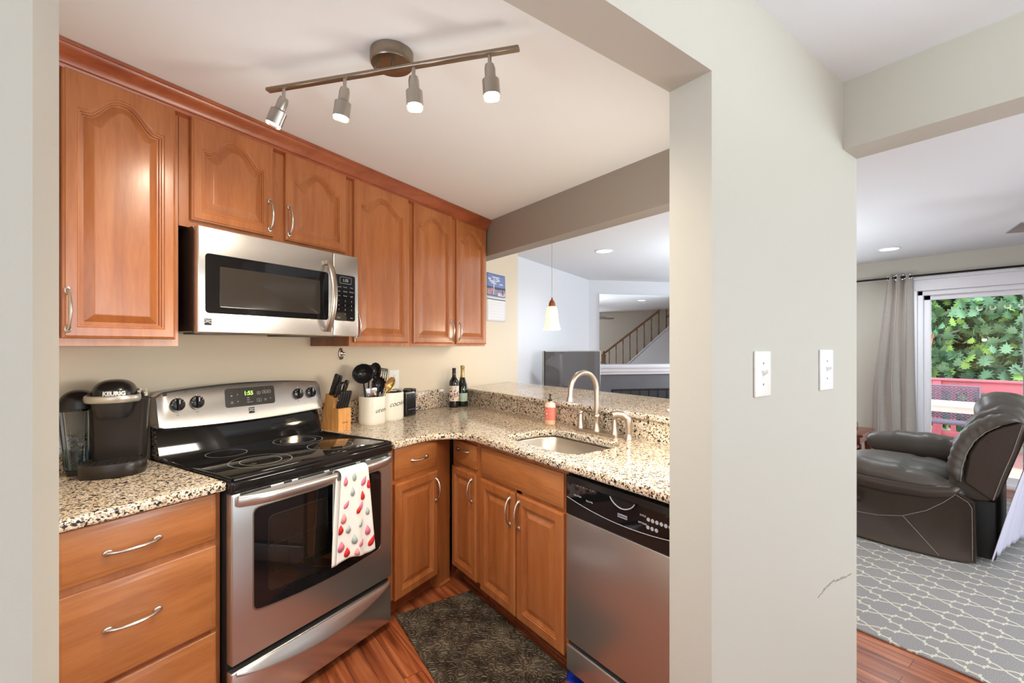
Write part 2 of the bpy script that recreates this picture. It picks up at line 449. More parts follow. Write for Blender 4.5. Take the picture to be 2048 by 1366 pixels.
# ------------------------------------------------------------------ mesh builder
class MB:
    def __init__(s):
        s.v = []; s.f = []; s.m = []

    def add(s, verts, faces, mi=0, M=None):
        o = len(s.v)
        for p in verts:
            p = Vector(p)
            s.v.append(M @ p if M is not None else p)
        for f in faces:
            s.f.append([i + o for i in f]); s.m.append(mi)

    def box(s, x0, x1, y0, y1, z0, z1, b=0.0, mi=0, M=None, seg=2):
        x0, x1 = min(x0, x1), max(x0, x1); y0, y1 = min(y0, y1), max(y0, y1); z0, z1 = min(z0, z1), max(z0, z1)
        if b <= 0:
            s.add([(x, y, z) for z in (z0, z1) for y in (y0, y1) for x in (x0, x1)],
                  [(0, 2, 3, 1), (4, 5, 7, 6), (0, 1, 5, 4), (2, 6, 7, 3), (0, 4, 6, 2), (1, 3, 7, 5)], mi, M)
            return
        bm = bmesh.new()
        bmesh.ops.create_cube(bm, size=1)
        for v in bm.verts:
            v.co = ((x0 + x1) / 2 + v.co.x * (x1 - x0), (y0 + y1) / 2 + v.co.y * (y1 - y0), (z0 + z1) / 2 + v.co.z * (z1 - z0))
        b = min(b, (x1 - x0) * .49, (y1 - y0) * .49, (z1 - z0) * .49)
        bmesh.ops.bevel(bm, geom=bm.edges[:], offset=b, segments=seg, profile=0.5, affect='EDGES', clamp_overlap=True)
        s.addbm(bm, mi, M); bm.free()

    def addbm(s, bm, mi=0, M=None):
        bm.verts.index_update()
        s.add([v.co.copy() for v in bm.verts], [[v.index for v in f.verts] for f in bm.faces], mi, M)

    def loft(s, rings, mi=0, M=None, cap0=True, cap1=True, closed=True):
        n = len(rings[0]); vs = [p for r in rings for p in r]; fs = []
        for i in range(len(rings) - 1):
            for j in range(n if closed else n - 1):
                a = i * n + j; b = i * n + (j + 1) % n
                fs.append((a, b, b + n, a + n))
        if cap0: fs.append(tuple(range(n - 1, -1, -1)))
        if cap1: fs.append(tuple((len(rings) - 1) * n + k for k in range(n)))
        s.add(vs, fs, mi, M)

    def lathe(s, prof, c=(0, 0, 0), n=28, mi=0, M=None, sx=1.0, sy=1.0, p=2.0, cap0=True, cap1=True):
        rings = []
        for r, z in prof:
            ring = []
            for k in range(n):
                t = 2 * pi * k / n; ct, st = cos(t), sin(t)
                e = 2.0 / p
                ring.append((c[0] + sx * r * abs(ct) ** e * (1 if ct >= 0 else -1), c[1] + sy * r * abs(st) ** e * (1 if st >= 0 else -1), c[2] + z))
            rings.append(ring)
        s.loft(rings, mi, M, cap0, cap1)

    def tube(s, pts, rad, n=10, mi=0, M=None, flat=1.0, up=None, cap=True):
        """rad: one number or one per point; flat squashes the section along its second axis."""
        P = [Vector(p) for p in pts]
        if isinstance(rad, (int, float)): rad = [rad] * len(P)
        rings = []; prev = None
        for i, p in enumerate(P):
            t = (P[min(i + 1, len(P) - 1)] - P[max(i - 1, 0)])
            if t.length < 1e-9: t = Vector((0, 0, 1))
            t.normalize()
            if prev is None:
                a = Vector(up) if up else (Vector((0, 0, 1)) if abs(t.z) < 0.9 else Vector((1, 0, 0)))
            else:
                a = prev
            a = (a - t * a.dot(t))
            if a.length < 1e-6: a = t.orthogonal()
            a.normalize(); prev = a; b = t.cross(a)
            rings.append([p + a * (cos(2 * pi * k / n) * rad[i]) + b * (sin(2 * pi * k / n) * rad[i] * flat) for k in range(n)])
        s.loft(rings, mi, M, cap, cap)

    def cyl(s, p0, p1, r0, r1=None, n=20, mi=0, M=None):
        s.tube([p0, p1], [r0, r0 if r1 is None else r1], n, mi, M)

    def prism(s, poly, a, b, axes='xz', mi=0, M=None):
        """A closed outline in the plane of two axes, pushed along the third from a to b."""
        ax = {'xz': lambda u, v, w: (u, w, v), 'yz': lambda u, v, w: (w, u, v), 'xy': lambda u, v, w: (u, v, w)}[axes]
        n = len(poly)
        vs = [ax(u, v, a) for u, v in poly] + [ax(u, v, b) for u, v in poly]
        fs = [(i, (i + 1) % n, (i + 1) % n + n, i + n) for i in range(n)] + [tuple(range(n - 1, -1, -1)), tuple(range(n, 2 * n))]
        s.add(vs, fs, mi, M)

    def blob(s, c, r, e1=2.0, e2=2.0, nu=28, nv=16, mi=0, M=None, fn=None):
        """Superellipsoid: e1 squares it seen from above, e2 seen from the side."""
        def sp(x, e): return (abs(x) ** (2.0 / e)) * (1 if x >= 0 else -1)
        rings = []
        for i in range(1, nv):
            ph = -pi / 2 + pi * i / nv; ring = []
            for k in range(nu):
                th = 2 * pi * k / nu
                p = Vector((c[0] + r[0] * sp(cos(ph), e2) * sp(cos(th), e1), c[1] + r[1] * sp(cos(ph), e2) * sp(sin(th), e1), c[2] + r[2] * sp(sin(ph), e2)))
                ring.append(fn(p) if fn else p)
            rings.append(ring)
        s.loft(rings, mi, M)

    def grid(s, fn, nu, nv, mi=0, M=None, thick=0.0, flip=False):
        vs = [fn(i / nu, j / nv) for j in range(nv + 1) for i in range(nu + 1)]
        fs = [(j * (nu + 1) + i, j * (nu + 1) + i + 1, (j + 1) * (nu + 1) + i + 1, (j + 1) * (nu + 1) + i) for j in range(nv) for i in range(nu)]
        s.add(vs, fs, mi, M)

    def mesh(s, name, mats, smooth=38.0, recalc=True):
        me = bpy.data.meshes.new(name)
        me.from_pydata([tuple(v) for v in s.v], [], s.f)
        for m in mats: me.materials.append(MATS[m])
        for p, i in zip(me.polygons, s.m): p.material_index = i
        if recalc:
            bm = bmesh.new(); bm.from_mesh(me)
            bmesh.ops.recalc_face_normals(bm, faces=bm.faces[:]); bm.to_mesh(me); bm.free()
        for p in me.polygons: p.use_smooth = True
        me.set_sharp_from_angle(angle=radians(smooth))
        me.update()
        return me

    def obj(s, name, mats, parent=None, M=None, recenter=False, smooth=38.0, solid=0.0, recalc=True, sub=0):
        if isinstance(mats, str): mats = [mats]
        off = Vector((0, 0, 0))
        if recenter and s.v:
            xs = [v.x for v in s.v]; ys = [v.y for v in s.v]; zs = [v.z for v in s.v]
            off = Vector(((min(xs) + max(xs)) / 2, (min(ys) + max(ys)) / 2, min(zs)))
            s.v = [v - off for v in s.v]
        o = bpy.data.objects.new(name, s.mesh(name, mats, smooth, recalc))
        COL.objects.link(o)
        if parent is not None: o.parent = parent
        if M is not None: o.matrix_local = M
        elif recenter: o.location = off
        if solid:
            md = o.modifiers.new('thickness', 'SOLIDIFY'); md.thickness = solid; md.offset = 0
        if sub:
            md = o.modifiers.new('smooth', 'SUBSURF'); md.levels = sub; md.render_levels = sub
        return o

def print_on(o, mb, mats):
    """Printed marks become faces of the part they are printed on."""
    if isinstance(mats, str): mats = [mats]
    k = len(o.data.materials)
    for m in mats: o.data.materials.append(MATS[m])
    bm = bmesh.new(); bm.from_mesh(o.data)
    vs = [bm.verts.new(v) for v in mb.v]
    for f, mi in zip(mb.f, mb.m):
        try:
            q = bm.faces.new([vs[i] for i in f]); q.material_index = k + mi; q.smooth = True
        except ValueError:
            pass
    bm.to_mesh(o.data); bm.free()
    return o

def tag(o, label, cat, group=None):
    o['label'] = label; o['category'] = cat
    if group: o['group'] = group
    return o

def thing(name, label, cat, loc=(0, 0, 0), rz=0.0, group=None):
    o = bpy.data.objects.new(name, None)
    COL.objects.link(o)
    o.empty_display_size = 0.1
    o.location = loc; o.rotation_euler = (0, 0, rz)
    return tag(o, label, cat, group)

def structure(o):
    o['kind'] = 'structure'
    return o

def text_mesh(body, size, shear=0.0, bold=0.0):
    cu = bpy.data.curves.new('writing', 'FONT')
    cu.body = body; cu.size = size; cu.align_x = 'CENTER'; cu.align_y = 'CENTER'; cu.shear = shear; cu.offset = bold; cu.resolution_u = 3
    o = bpy.data.objects.new('writing', cu); COL.objects.link(o)
    dg = bpy.context.evaluated_depsgraph_get(); dg.update()
    me = o.evaluated_get(dg).to_mesh()
    vs = [v.co.copy() for v in me.vertices]; fs = [list(p.vertices) for p in me.polygons]
    o.evaluated_get(dg).to_mesh_clear()
    bpy.data.objects.remove(o); bpy.data.curves.remove(cu)
    return vs, fs

def write(mb, body, size, fn, mi=0, shear=0.0, bold=0.0):
    """fn maps the flat writing (u right, v up) to a point on the surface."""
    vs, fs = text_mesh(body, size, shear, bold)
    mb.add([fn(p.x, p.y) for p in vs], fs, mi)

def rounded_rect(x0, x1, z0, z1, r, n=5):
    pts = []
    for cx, cz, a in ((x1 - r, z1 - r, 0), (x0 + r, z1 - r, 90), (x0 + r, z0 + r, 180), (x1 - r, z0 + r, 270)):
        for k in range(n + 1):
            t = radians(a + 90 * k / n)
            pts.append((cx + r * cos(t), cz + r * sin(t)))
    return pts

def slab_from_outline(name, outer, holes, z0, z1, bevel, matname, parent=None, recenter=True):
    """A flat slab with a rounded edge cut to an outline, with holes."""
    cu = bpy.data.curves.new(name, 'CURVE'); cu.dimensions = '2D'; cu.fill_mode = 'BOTH'
    for poly in [outer] + holes:
        sp = cu.splines.new('POLY'); sp.points.add(len(poly) - 1); sp.use_cyclic_u = True
        for p, q in zip(sp.points, poly): p.co = (q[0], q[1], 0, 1)
    cu.extrude = (z1 - z0) / 2 - bevel; cu.bevel_depth = bevel; cu.bevel_resolution = 2; cu.offset = -bevel
    o = bpy.data.objects.new(name, cu); COL.objects.link(o)
    dg = bpy.context.evaluated_depsgraph_get(); dg.update()
    me0 = o.evaluated_get(dg).to_mesh()
    mb = MB(); mb.add([v.co + Vector((0, 0, (z0 + z1) / 2)) for v in me0.vertices], [list(p.vertices) for p in me0.polygons])
    o.evaluated_get(dg).to_mesh_clear(); bpy.data.objects.remove(o); bpy.data.curves.remove(cu)
    return mb.obj(name, matname, parent, recenter=recenter, smooth=50)

# ================================================================== the setting
CEIL = 2.36
b = MB(); b.box(-2.1, 6.62, -2.8, 5.2, -0.06, 0.0)
structure(b.obj('floor', 'plank_floor'))
b = MB(); b.box(-2.1, 6.62, -2.9, 5.2, CEIL, CEIL + 0.10)
structure(b.obj('ceiling', 'ceiling_white'))

# wall the range stands on (wall thickness ends beside the bar)
b = MB(); b.box(-0.6, 3.985, 2.335, 2.60, 0, CEIL, M=KM)
structure(b.obj('wall_back', 'wall_cream'))
b = MB(); b.box(3.985, 6.6, 2.47, 2.60, 0, CEIL, M=KM)
structure(b.obj('wall_far', 'wall_white'))
# wall with the opening the photograph looks through
b = MB()
b.box(-2.1, -0.111, 0.624, 0.746, 0, CEIL)
b.box(-0.111, 1.085, 0.624, 0.746, 2.085, CEIL)
b.box(1.085, 2.111, 0.624, 0.746, 0, CEIL)
structure(b.obj('wall_front', 'wall_greige'))
b = MB(); b.box(-0.62, -0.50, 0.746, 2.6, 0, CEIL)
structure(b.obj('wall_left', 'wall_cream'))
# half wall under the bar, and the beam over it
b = MB()
b.box(1.945, 2.06, 0.746, 3.40, 0, 1.012)
b.box(1.945, 2.06, 0.746, 0.87, 1.012, CEIL)
structure(b.obj('wall_half', 'wall_grey'))
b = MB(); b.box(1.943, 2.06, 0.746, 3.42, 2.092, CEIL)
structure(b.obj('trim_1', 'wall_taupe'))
b = MB(); b.box(1.971, 2.111, -2.66, 0.624, 2.113, CEIL)
structure(b.obj('trim_2', 'wall_greige'))
# living room
FA = radians(-24.9)
FC = Vector((4.842, 4.675, 0))
FM = Matrix.Translation(FC) @ Matrix.Rotation(FA, 4, 'Z')
b = MB(); b.box(-0.02, 1.86, 0.0, 0.14, 0, CEIL, M=FM)
structure(b.obj('wall_fireplace', 'wall_white'))
DY0, DY1, DTOP = -0.46, 1.369, 1.99          # sliding door opening
b = MB()
b.box(6.50, 6.62, DY1, 4.10, 0, CEIL)
b.box(6.50, 6.62, DY0, DY1, DTOP, CEIL)
b.box(6.50, 6.62, -1.40, DY0, 0, CEIL)
structure(b.obj('wall_right', 'wall_greige'))
SA = atan2(0.571, 1.917)
SM = Matrix.Translation((4.69, -1.871, 0)) @ Matrix.Rotation(SA, 4, 'Z')
b = MB(); b.box(-2.9, 2.12, -0.12, 0.0, 0, CEIL, M=SM)
structure(b.obj('wall_stair', 'wall_greige'))
b = MB(); b.box(-2.1, 2.05, -2.78, -2.66, 0, CEIL)
structure(b.obj('wall_hall', 'wall_greige'))
b = MB(); b.box(-2.1, -2.0, -2.66, 0.63, 0, CEIL)
structure(b.obj('wall_hall_side', 'wall_white'))

def added_window(name, M, w, z0, z1):
    """Added sash window around a fill light: frame, two sashes, panes; lies on a wall, facing +y."""
    b = MB()
    f = 0.07
    for (x0, x1, a, c) in ((-w / 2 - f, -w / 2, z0 - f, z1 + f), (w / 2, w / 2 + f, z0 - f, z1 + f), (-w / 2, w / 2, z0 - f, z0), (-w / 2, w / 2, z1, z1 + f), (-0.02, 0.02, z0, z1), (-w / 2, w / 2, (z0 + z1) / 2 - .02, (z0 + z1) / 2 + .02)):
        b.box(x0, x1, 0.0, 0.03, a, c, 0.004, M=M)
    structure(b.obj(name, 'trim_white'))
added_window('fill_window_1', Matrix.Translation((-0.7, -2.66, 0)), 2.2, 0.10, 2.05)  # added hall window out of view, frames the fill light there
added_window('fill_window_2', Matrix.Translation((-2.0, -0.85, 0)) @ Matrix.Rotation(radians(-90), 4, 'Z'), 1.6, 0.28, 2.12)  # side window put in behind the viewpoint for more fill
added_window('fill_window_3', SM @ Matrix.Translation((-1.35, 0, 0)), 2.0, 0.5, 2.2)  # unseen window added on the stair wall to light the living room


added_window('fill_window_5', Matrix.Translation((-0.50, 1.01, 0)) @ Matrix.Rotation(radians(-90), 4, 'Z'), .46, .92, 1.92)  # hidden window added to bring cool fill into the kitchen
added_window('fill_window_4', Matrix.Translation((6.50, 2.95, 0)) @ Matrix.Rotation(radians(90), 4, 'Z'), 1.3, .85, 2.15)  # window added out of view to brighten the living room

# dark scuff on the wall by the light switches
b = MB()
rnd = random.Random(3)
for i in range(26):
    t = i / 25
    x = 1.742 + 0.30 * t; z = 0.543 + 0.012 * sin(5 * t) + rnd.uniform(-.003, .003)
    b.box(x, x + rnd.uniform(.006, .018), 0.6225, 0.6238, z, z + rnd.uniform(.002, .006))
o = b.obj('scuff_mark', 'scuff', recenter=True); o['kind'] = 'stuff'
tag(o, 'faint brown scuff mark low on the wall below the light switches', 'scuff')

# ------------------------------------------------------------------ sliding door
dr = thing('door_1', 'white framed sliding glass door to the deck', 'door', (6.56, (DY0 + DY1) / 2, 0)); dr['kind'] = 'structure'
hw = (DY1 - DY0) / 2
b = MB()
for y0, y1, z0, z1 in ((-hw, -hw + .045, 0, DTOP), (hw - .045, hw, 0, DTOP), (-hw, hw, DTOP - .05, DTOP), (-hw, hw, 0, .04)):
    b.box(-0.06, 0.06, y0, y1, z0, z1, 0.004)
# casing on the room side, with a stepped head
b.box(-0.085, -0.06, -hw - .07, -hw + .0, 0, DTOP + .02, 0.004); b.box(-0.085, -0.06, hw, hw + .07, 0, DTOP + .02, 0.004)
b.box(-0.090, -0.06, -hw - .08, hw + .08, DTOP, DTOP + .12, 0.006)
b.box(-0.105, -0.06, -hw - .10, hw + .10, DTOP + .12, DTOP + .155, 0.006)
b.obj('door_frame', 'trim_white', dr)
for k, (y0, y1, xo) in enumerate(((0.10 - .035, hw - .045, -0.01), (-hw + .045, 0.155, 0.025))):
    b = MB()
    for a, c, z0, z1 in ((y0, y0 + .055, .04, DTOP - .05), (y1 - .055, y1, .04, DTOP - .05), (y0, y1, .04, .11), (y0, y1, DTOP - .10, DTOP - .05)):
        b.box(xo - .015, xo + .015, a, c, z0, z1, 0.003)
    sash = b.obj('sash', 'trim_white', dr)
    b = MB(); b.box(xo - .003, xo + .003, y0 + .05, y1 - .05, .105, DTOP - .095)
    b.obj('pane', 'pane_glass', sash)

# ------------------------------------------------------------------ kitchen: doors, drawers, pulls
NA = 27
def outline(x0, x1, z0, z1, arch):
    """Panel opening, anticlockwise seen from the front; arch is the rise of the cathedral top."""
    pts = [(x0 + (x1 - x0) * k / (NA - 1), z0) for k in range(NA)]
    for k in range(NA):
        u = 1 - 2 * k / (NA - 1)
        w = min(1.0, abs(u) / 0.86)
        pts.append(((x0 + x1) / 2 + u * (x1 - x0) / 2, z1 + arch * 0.5 * (1 + cos(pi * w ** 1.25))))
    return pts

def panel_door(mb, x0, x1, z0, z1, y=0.0, th=0.020, arch=0.0, stile=0.045, top=None, mi=0):
    """Raised panel door: edge, frame with a moulded opening, a bevelled field."""
    top = stile if top is None else top
    def inset(d): return outline(x0 + stile + d, x1 - stile - d, z0 + stile + d, z1 - top - arch - d, arch)
    op = inset(0)
    def outer(ins):
        X0, X1, Z0, Z1 = x0 + ins, x1 - ins, z0 + ins, z1 - ins
        pts = [(X0 + (X1 - X0) * k / (NA - 1), Z0) for k in range(NA)]
        pts += [(X1 + (X0 - X1) * k / (NA - 1), Z1) for k in range(NA)]
        return pts
    rings = [(outer(0), y + th), (outer(0), y + .007), (outer(.002), y + .004), (outer(.007), y + .002), (outer(.009), y),
             (op, y), (inset(.003), y + .003), (inset(.008), y + .0035), (inset(.010), y + .008), (inset(.014), y + .0085), (inset(.016), y + .0145),
             (inset(.020), y + .015), (inset(.044), y + .004), (inset(.047), y + .0035)]
    mb.loft([[(p[0], yy, p[1]) for p in r] for r, yy in rings], mi, cap1=False)
    f = [(p[0], rings[-1][1], p[1]) for p in rings[-1][0]]
    mb.add(f, [(k, k + 1, 2 * NA - 2 - k, 2 * NA - 1 - k) for k in range(NA - 1)], mi)

def slab_front(mb, x0, x1, z0, z1, y=0.0, th=0.020, mi=0, e=0.018):
    """Drawer front with a routed edge."""
    def rc(i): return [(x0 + i, z0 + i), (x1 - i, z0 + i), (x1 - i, z1 - i), (x0 + i, z1 - i)]
    rings = [(rc(0), y + th), (rc(0), y + .009), (rc(.003), y + .007), (rc(.006), y + .0065), (rc(e), y + .0005), (rc(e + .002), y)]
    mb.loft([[(p[0], yy, p[1]) for p in r] for r, yy in rings], mi)

def pull(parent, c, ln=0.125, upright=True, y=0.0, name='handle'):
    """Satin nickel bow pull with flattened spoon ends."""
    b = MB(); h = ln / 2
    path = [(-h, -.003), (-h * .93, -.010), (-h * .78, -.018), (-h * .62, -.0225), (-h * .3, -.027), (0, -.0285), (h * .3, -.027), (h * .62, -.0225), (h * .78, -.018), (h * .93, -.010), (h, -.003)]
    rad = [.0075, .0062, .0046, .0046, .0060, .0066, .0060, .0046, .0046, .0062, .0075]
    def T(u, yy): return (c[0], y + yy, c[1] + u) if upright else (c[0] + u, y + yy, c[1])
    b.tube([T(u, v) for u, v in path], rad, 10, flat=0.85, up=(0, -1, 0))
    for sgn in (-1, 1):
        cc = T(sgn * h, -.003)
        b.blob(cc, (.0095, .0035, .0125) if upright else (.0125, .0035, .0095), nu=16, nv=8)
    return b.obj(name, 'nickel', parent)

def lid_box(mb, x0, x1, y0, y1, z0, z1, mi=0):
    mb.box(x0, x1, y0, y1, z0, z1, mi=mi)

UF, UD = 2.005, 1.985     # upper face frame and door face
def upper_cabinet(r0, r1, z0, z1, label, doors, arch_top=0.05, group='maple wall cabinets with arched doors'):
    rc = (r0 + r1) / 2
    t = thing('wall_cabinet', label, 'cabinet', kxy(rc, UD, z0), A, group)
    D = 2.333 - UD
    b = MB(); b.box(r0 - rc, r1 - rc, .020, D, 0, z1 - z0, 0.001)
    b.obj('body', 'maple_dark', t)
    # face frame
    b = MB(); W0, W1, H = r0 - rc, r1 - rc, z1 - z0
    b.box(W0, W0 + .038, .0195, .038, 0, H); b.box(W1 - .038, W1, .0195, .038, 0, H)
    b.box(W0 + .038, W1 - .038, .0196, .038, 0, .03); b.box(W0 + .038, W1 - .038, .0196, .038, H - .06, H)
    if len(doors) == 2:
        m = (doors[0][1] + doors[1][0]) / 2 - rc
        b.box(m - .03, m + .03, .0196, .038, .03, H - .06)
    b.obj('face_frame', 'maple_upright', t)
    for (a, c, d0, d1, arch, hs) in doors:
        b = MB(); panel_door(b, a - rc, c - rc, d0 - z0, d1 - z0, 0, .019, arch, .036, .050)
        dd = b.obj('door', 'maple_upright', t, smooth=13)
        hx = (a + .013 if hs < 0 else c - .021) - rc
        pull(dd, (hx, d0 - z0 + .092))
    return t

upper_cabinet(0.452, 0.836, 1.392, 2.330, 'tall maple wall cabinet with one arched door left of the microwave', [(0.503, 0.821, 1.417, 2.297, .072, -1)])
upper_cabinet(0.838, 1.632, 1.857, 2.330, 'short maple wall cabinet with two arched doors above the microwave', [(0.874, 1.207, 1.886, 2.297, .072, 1), (1.266, 1.606, 1.884, 2.297, .072, -1)])
upper_cabinet(1.634, 2.092, 1.392, 2.330, 'tall maple wall cabinet with one wide arched door right of the microwave', [(1.657, 2.066, 1.412, 2.297, .072, -1)])
upper_cabinet(2.094, 2.915, 1.392, 2.330, 'tall maple wall cabinet with two narrow arched doors next to the grey beam', [(2.115, 2.497, 1.410, 2.294, .072, 1), (2.544, 2.912, 1.407, 2.288, .072, -1)])

# crown moulding along the top of the wall cabinets
prof = [(2.02, 2.262), (1.998, 2.285), (1.988, 2.287), (1.985, 2.297), (1.978, 2.300), (1.976, 2.306), (1.968, 2.318), (1.955, 2.330), (1.945, 2.338), (1.942, 2.346), (1.938, 2.348), (1.936, 2.3585), (2.02, 2.3585)]
b = MB(); b.prism([(n_, z_ + 0.0) for n_, z_ in prof], 0.440, 2.913, 'yz', M=KM)
structure(b.obj('trim_3', 'crown_wood'))

# ------------------------------------------------------------------ base cabinets
def base_shell(t, W0, W1, depth, toe=True, top=0.878):
    b = MB(); b.box(W0, W1, .020, depth, .105, top, 0.001)
    b.obj('body', 'maple_dark', t)
    b = MB(); b.box(W0 + .002, W1 - .002, .085, depth, 0.0, .1045)
    b.tube([(W0 + .002, .082, .006), (W1 - .002, .082, .006)], .009, 8)
    b.obj('toe_kick', 'maple_dark', t)

def face_frame(t, W0, W1, rails, stile=.034, top=.878, mids=()):
    b = MB()
    b.box(W0, W0 + stile, .0195, .038, .105, top); b.box(W1 - stile, W1, .0195, .038, .105, top)
    for z0, z1 in rails: b.box(W0 + stile, W1 - stile, .0196, .038, z0, z1)
    for x0, x1, z0, z1 in mids: b.box(x0, x1, .0196, .038, z0, z1)
    b.obj('face_frame', 'maple_upright', t)

# drawer base left of the range
BN = 1.712
t = thing('drawer_base_cabinet', 'maple base cabinet with three stacked drawers under the coffee maker', 'cabinet', kxy(0.60, BN), A)
base_shell(t, -.16, .252, .60)
face_frame(t, -.19, .252, [(.105, .115), (.395, .41), (.69, .71), (.862, .878)], .03)
for z0, z1, hz in ((.712, .872, .782), (.402, .690, .555), (.110, .385, .25)):
    b = MB(); slab_front(b, -.185, .234, z0, z1, 0, .020)
    d = b.obj('drawer', 'maple_level', t)
    pull(d, (-.005, hz), .125, False)

# small base cabinet right of the range
t = thing('base_cabinet', 'narrow maple base cabinet with drawer and door just right of the range', 'cabinet', kxy(1.83, 1.69), A)
base_shell(t, -.200, .20, .60)
face_frame(t, -.200, .20, [(.105, .115), (.69, .71), (.862, .878)], .03)
b = MB(); slab_front(b, -.165, .160, .713, .868, 0, .020)
d = b.obj('drawer', 'maple_level', t); pull(d, (.010, .790), .115, False)
b = MB(); panel_door(b, -.165, .165, .098, .690, 0, .020, 0, .042)
d = b.obj('door', 'maple_upright', t, smooth=13); pull(d, (.143, .585), .120)
b = MB(); b.box(.20, .299, .028, .050, 0.0, .878); b.box(.185, .205, .028, .09, 0.0, .105)
b.tube([(.20, .024, .008), (.29, .024, .008)], .010, 8)
b.obj('corner_filler', 'maple_upright', t)

# peninsula cabinets: face the kitchen, local x runs towards the camera side
PX = 1.305
PR = radians(-90)
t = thing('base_cabinet', 'narrowest maple base cabinet with small drawer and slim door in the inner corner', 'cabinet', (PX, 2.235, 0), PR)
base_shell(t, -.13, .143, .58)
face_frame(t, -.148, .143, [(.105, .115), (.69, .715), (.855, .878)], .02)
b = MB(); slab_front(b, -.128, .125, .718, .845, 0, .020)
d = b.obj('drawer', 'maple_level', t); pull(d, (-.0, .803), .115, False)
b = MB(); panel_door(b, -.138, .130, .105, .692, 0, .020, 0, .038)
d = b.obj('door', 'maple_upright', t, smooth=13); pull(d, (.092, .598), .120)

t = thing('sink_base_cabinet', 'wide maple sink cabinet with false drawer front over two doors', 'cabinet', (PX, 1.737, 0), PR)
b = MB()
b.box(-.352, .336, .020, .58, .105, .69, .001); b.box(-.352, -.334, .020, .58, .69, .878); b.box(.318, .336, .020, .58, .69, .878)
b.obj('body', 'maple_dark', t)
b = MB(); b.box(-.350, .334, .085, .58, 0.0, .1045); b.tube([(-.35, .082, .006), (.334, .082, .006)], .009, 8)
b.obj('toe_kick', 'maple_dark', t)
face_frame(t, -.354, .342, [(.105, .115), (.685, .71), (.852, .878)], .03, mids=[(-.02, .02, .105, .70)])
b = MB(); slab_front(b, -.322, .322, .703, .852, 0, .020)
b.obj('false_front', 'maple_level', t)
b = MB(); panel_door(b, -.326, -.014, .090, .686, 0, .020, 0, .045)
d = b.obj('door', 'maple_upright', t, smooth=13); pull(d, (-.050, .590), .125)
b = MB(); panel_door(b, -.003, .326, .090, .686, 0, .020, 0, .045)
d = b.obj('door', 'maple_upright', t, smooth=13); pull(d, (.024, .592), .125)

# ------------------------------------------------------------------ stone worktops
def XY(r, n): p = kxy(r, n); return (p.x, p.y)
CT0, CT1 = 0.880, 0.917
b = None
o = slab_from_outline('worktop', [XY(.165, 1.69), XY(.852, 1.69), XY(.852, 2.31), XY(.42, 2.31)], [], CT0, CT1, .010, 'granite')
tag(o, 'short speckled granite worktop holding the coffee maker', 'worktop')
sp = MB(); sp.box(.42, .845, 2.312, 2.332, CT1 - .001, 1.055, .003, M=Matrix.Translation(-o.location) @ KM)
sp.obj('backsplash', 'granite', o)

def fillet(p0, p1, p2, r, n=10):
    p0, p1, p2 = Vector(p0), Vector(p1), Vector(p2)
    a = (p0 - p1).normalized(); c = (p2 - p1).normalized()
    half = a.angle(c) / 2; d = r / math.tan(half)
    q0 = p1 + a * d; q2 = p1 + c * d
    cen = p1 + (a + c).normalized() * (r / sin(half))
    a0 = atan2(*(q0 - cen).yx); a2 = atan2(*(q2 - cen).yx)
    da = (a2 - a0 + pi) % (2 * pi) - pi
    return [(cen.x + r * cos(a0 + da * k / n), cen.y + r * sin(a0 + da * k / n)) for k in range(n + 1)]

CX0 = 1.275
ic = Vector((CX0, (1.655 + .3827 * CX0) / .9239))       # inner corner, where the two front edges meet
front = [XY(1.622, 1.655)] + fillet(XY(1.622, 1.655), ic, (CX0, .75), .17) + [(CX0, .752)]
outer = front + [(1.943, .752), (1.943, 3.19), (1.93, 3.212), (1.697, 3.200)] + [XY(1.622, 2.31)]
sink_hole = rounded_rect(1.385, 1.735, 1.437, 1.967, .075, 8)
o = slab_from_outline('worktop', outer, [sink_hole], CT0, CT1, .010, 'granite')
tag(o, 'long speckled granite worktop with curved inner corner around the sink', 'worktop')
Mo = Matrix.Translation(-o.location)
sp = MB()
sp.box(1.622, 2.79, 2.312, 2.333, CT1 - .001, 1.058, .003, M=Mo @ KM)
sp.obj('backsplash', 'granite', o)
sp = MB()
sp.prism([(1.694, 3.206), (1.942, 3.218), (1.942, 3.240), (1.694, 3.228)], CT1 - .001, 1.016, 'xy', M=Mo)
sp.prism([(1.925, .752), (1.943, .752), (1.943, 3.218), (1.925, 3.216)], CT1 - .001, 1.015, 'xy', M=Mo)
sp.obj('backsplash', 'granite', o)

bar = [(1.905, .875), (1.905, 3.305), (2.02, 3.335), XY(3.80, 2.333), (2.62, 3.2), (2.615, 1.93)] + fillet((2.615, 1.93), (2.60, 1.62), (2.10, 1.47), .16, 8) + [(2.15, 1.48), (2.07, 1.40), (2.065, .875)]
o = slab_from_outline('bar_top', bar, [], 1.016, 1.048, .012, 'granite')
tag(o, 'raised granite bar top on the half wall behind the sink', 'bar top')

# sink bowl
b = MB()
def rr(i, z): return [(x, y, z) for x, y in rounded_rect(1.385 - .012 + i, 1.735 + .012 - i, 1.437 - .012 + i, 1.967 + .012 - i, .080, 8)]
b.loft([rr(-.012, .8795), rr(.0, .8795), rr(.006, .872), rr(.012, .75), rr(.030, .715), rr(.06, .705)], cap0=False)
b.cyl((1.56, 1.70, .7045), (1.56, 1.70, .708), .042, n=24)
s = b.obj('sink', 'sink_steel', recenter=True, smooth=60, solid=0.002)
tag(s, 'undermount stainless steel sink set in the long worktop', 'sink')

# ================================================================== range
RC, RN = 1.236, 1.665
t = thing('range', 'stainless steel electric range with black glass cooktop', 'range', kxy(RC, RN), A)
b = MB(); b.box(-.376, .376, .040, .630, .030, .893, .004)
for x in (-.33, .33):
    for y in (.09, .58): b.cyl((x, y, 0), (x, y, .031), .018, n=12)
b.obj('body', 'matte_black', t)
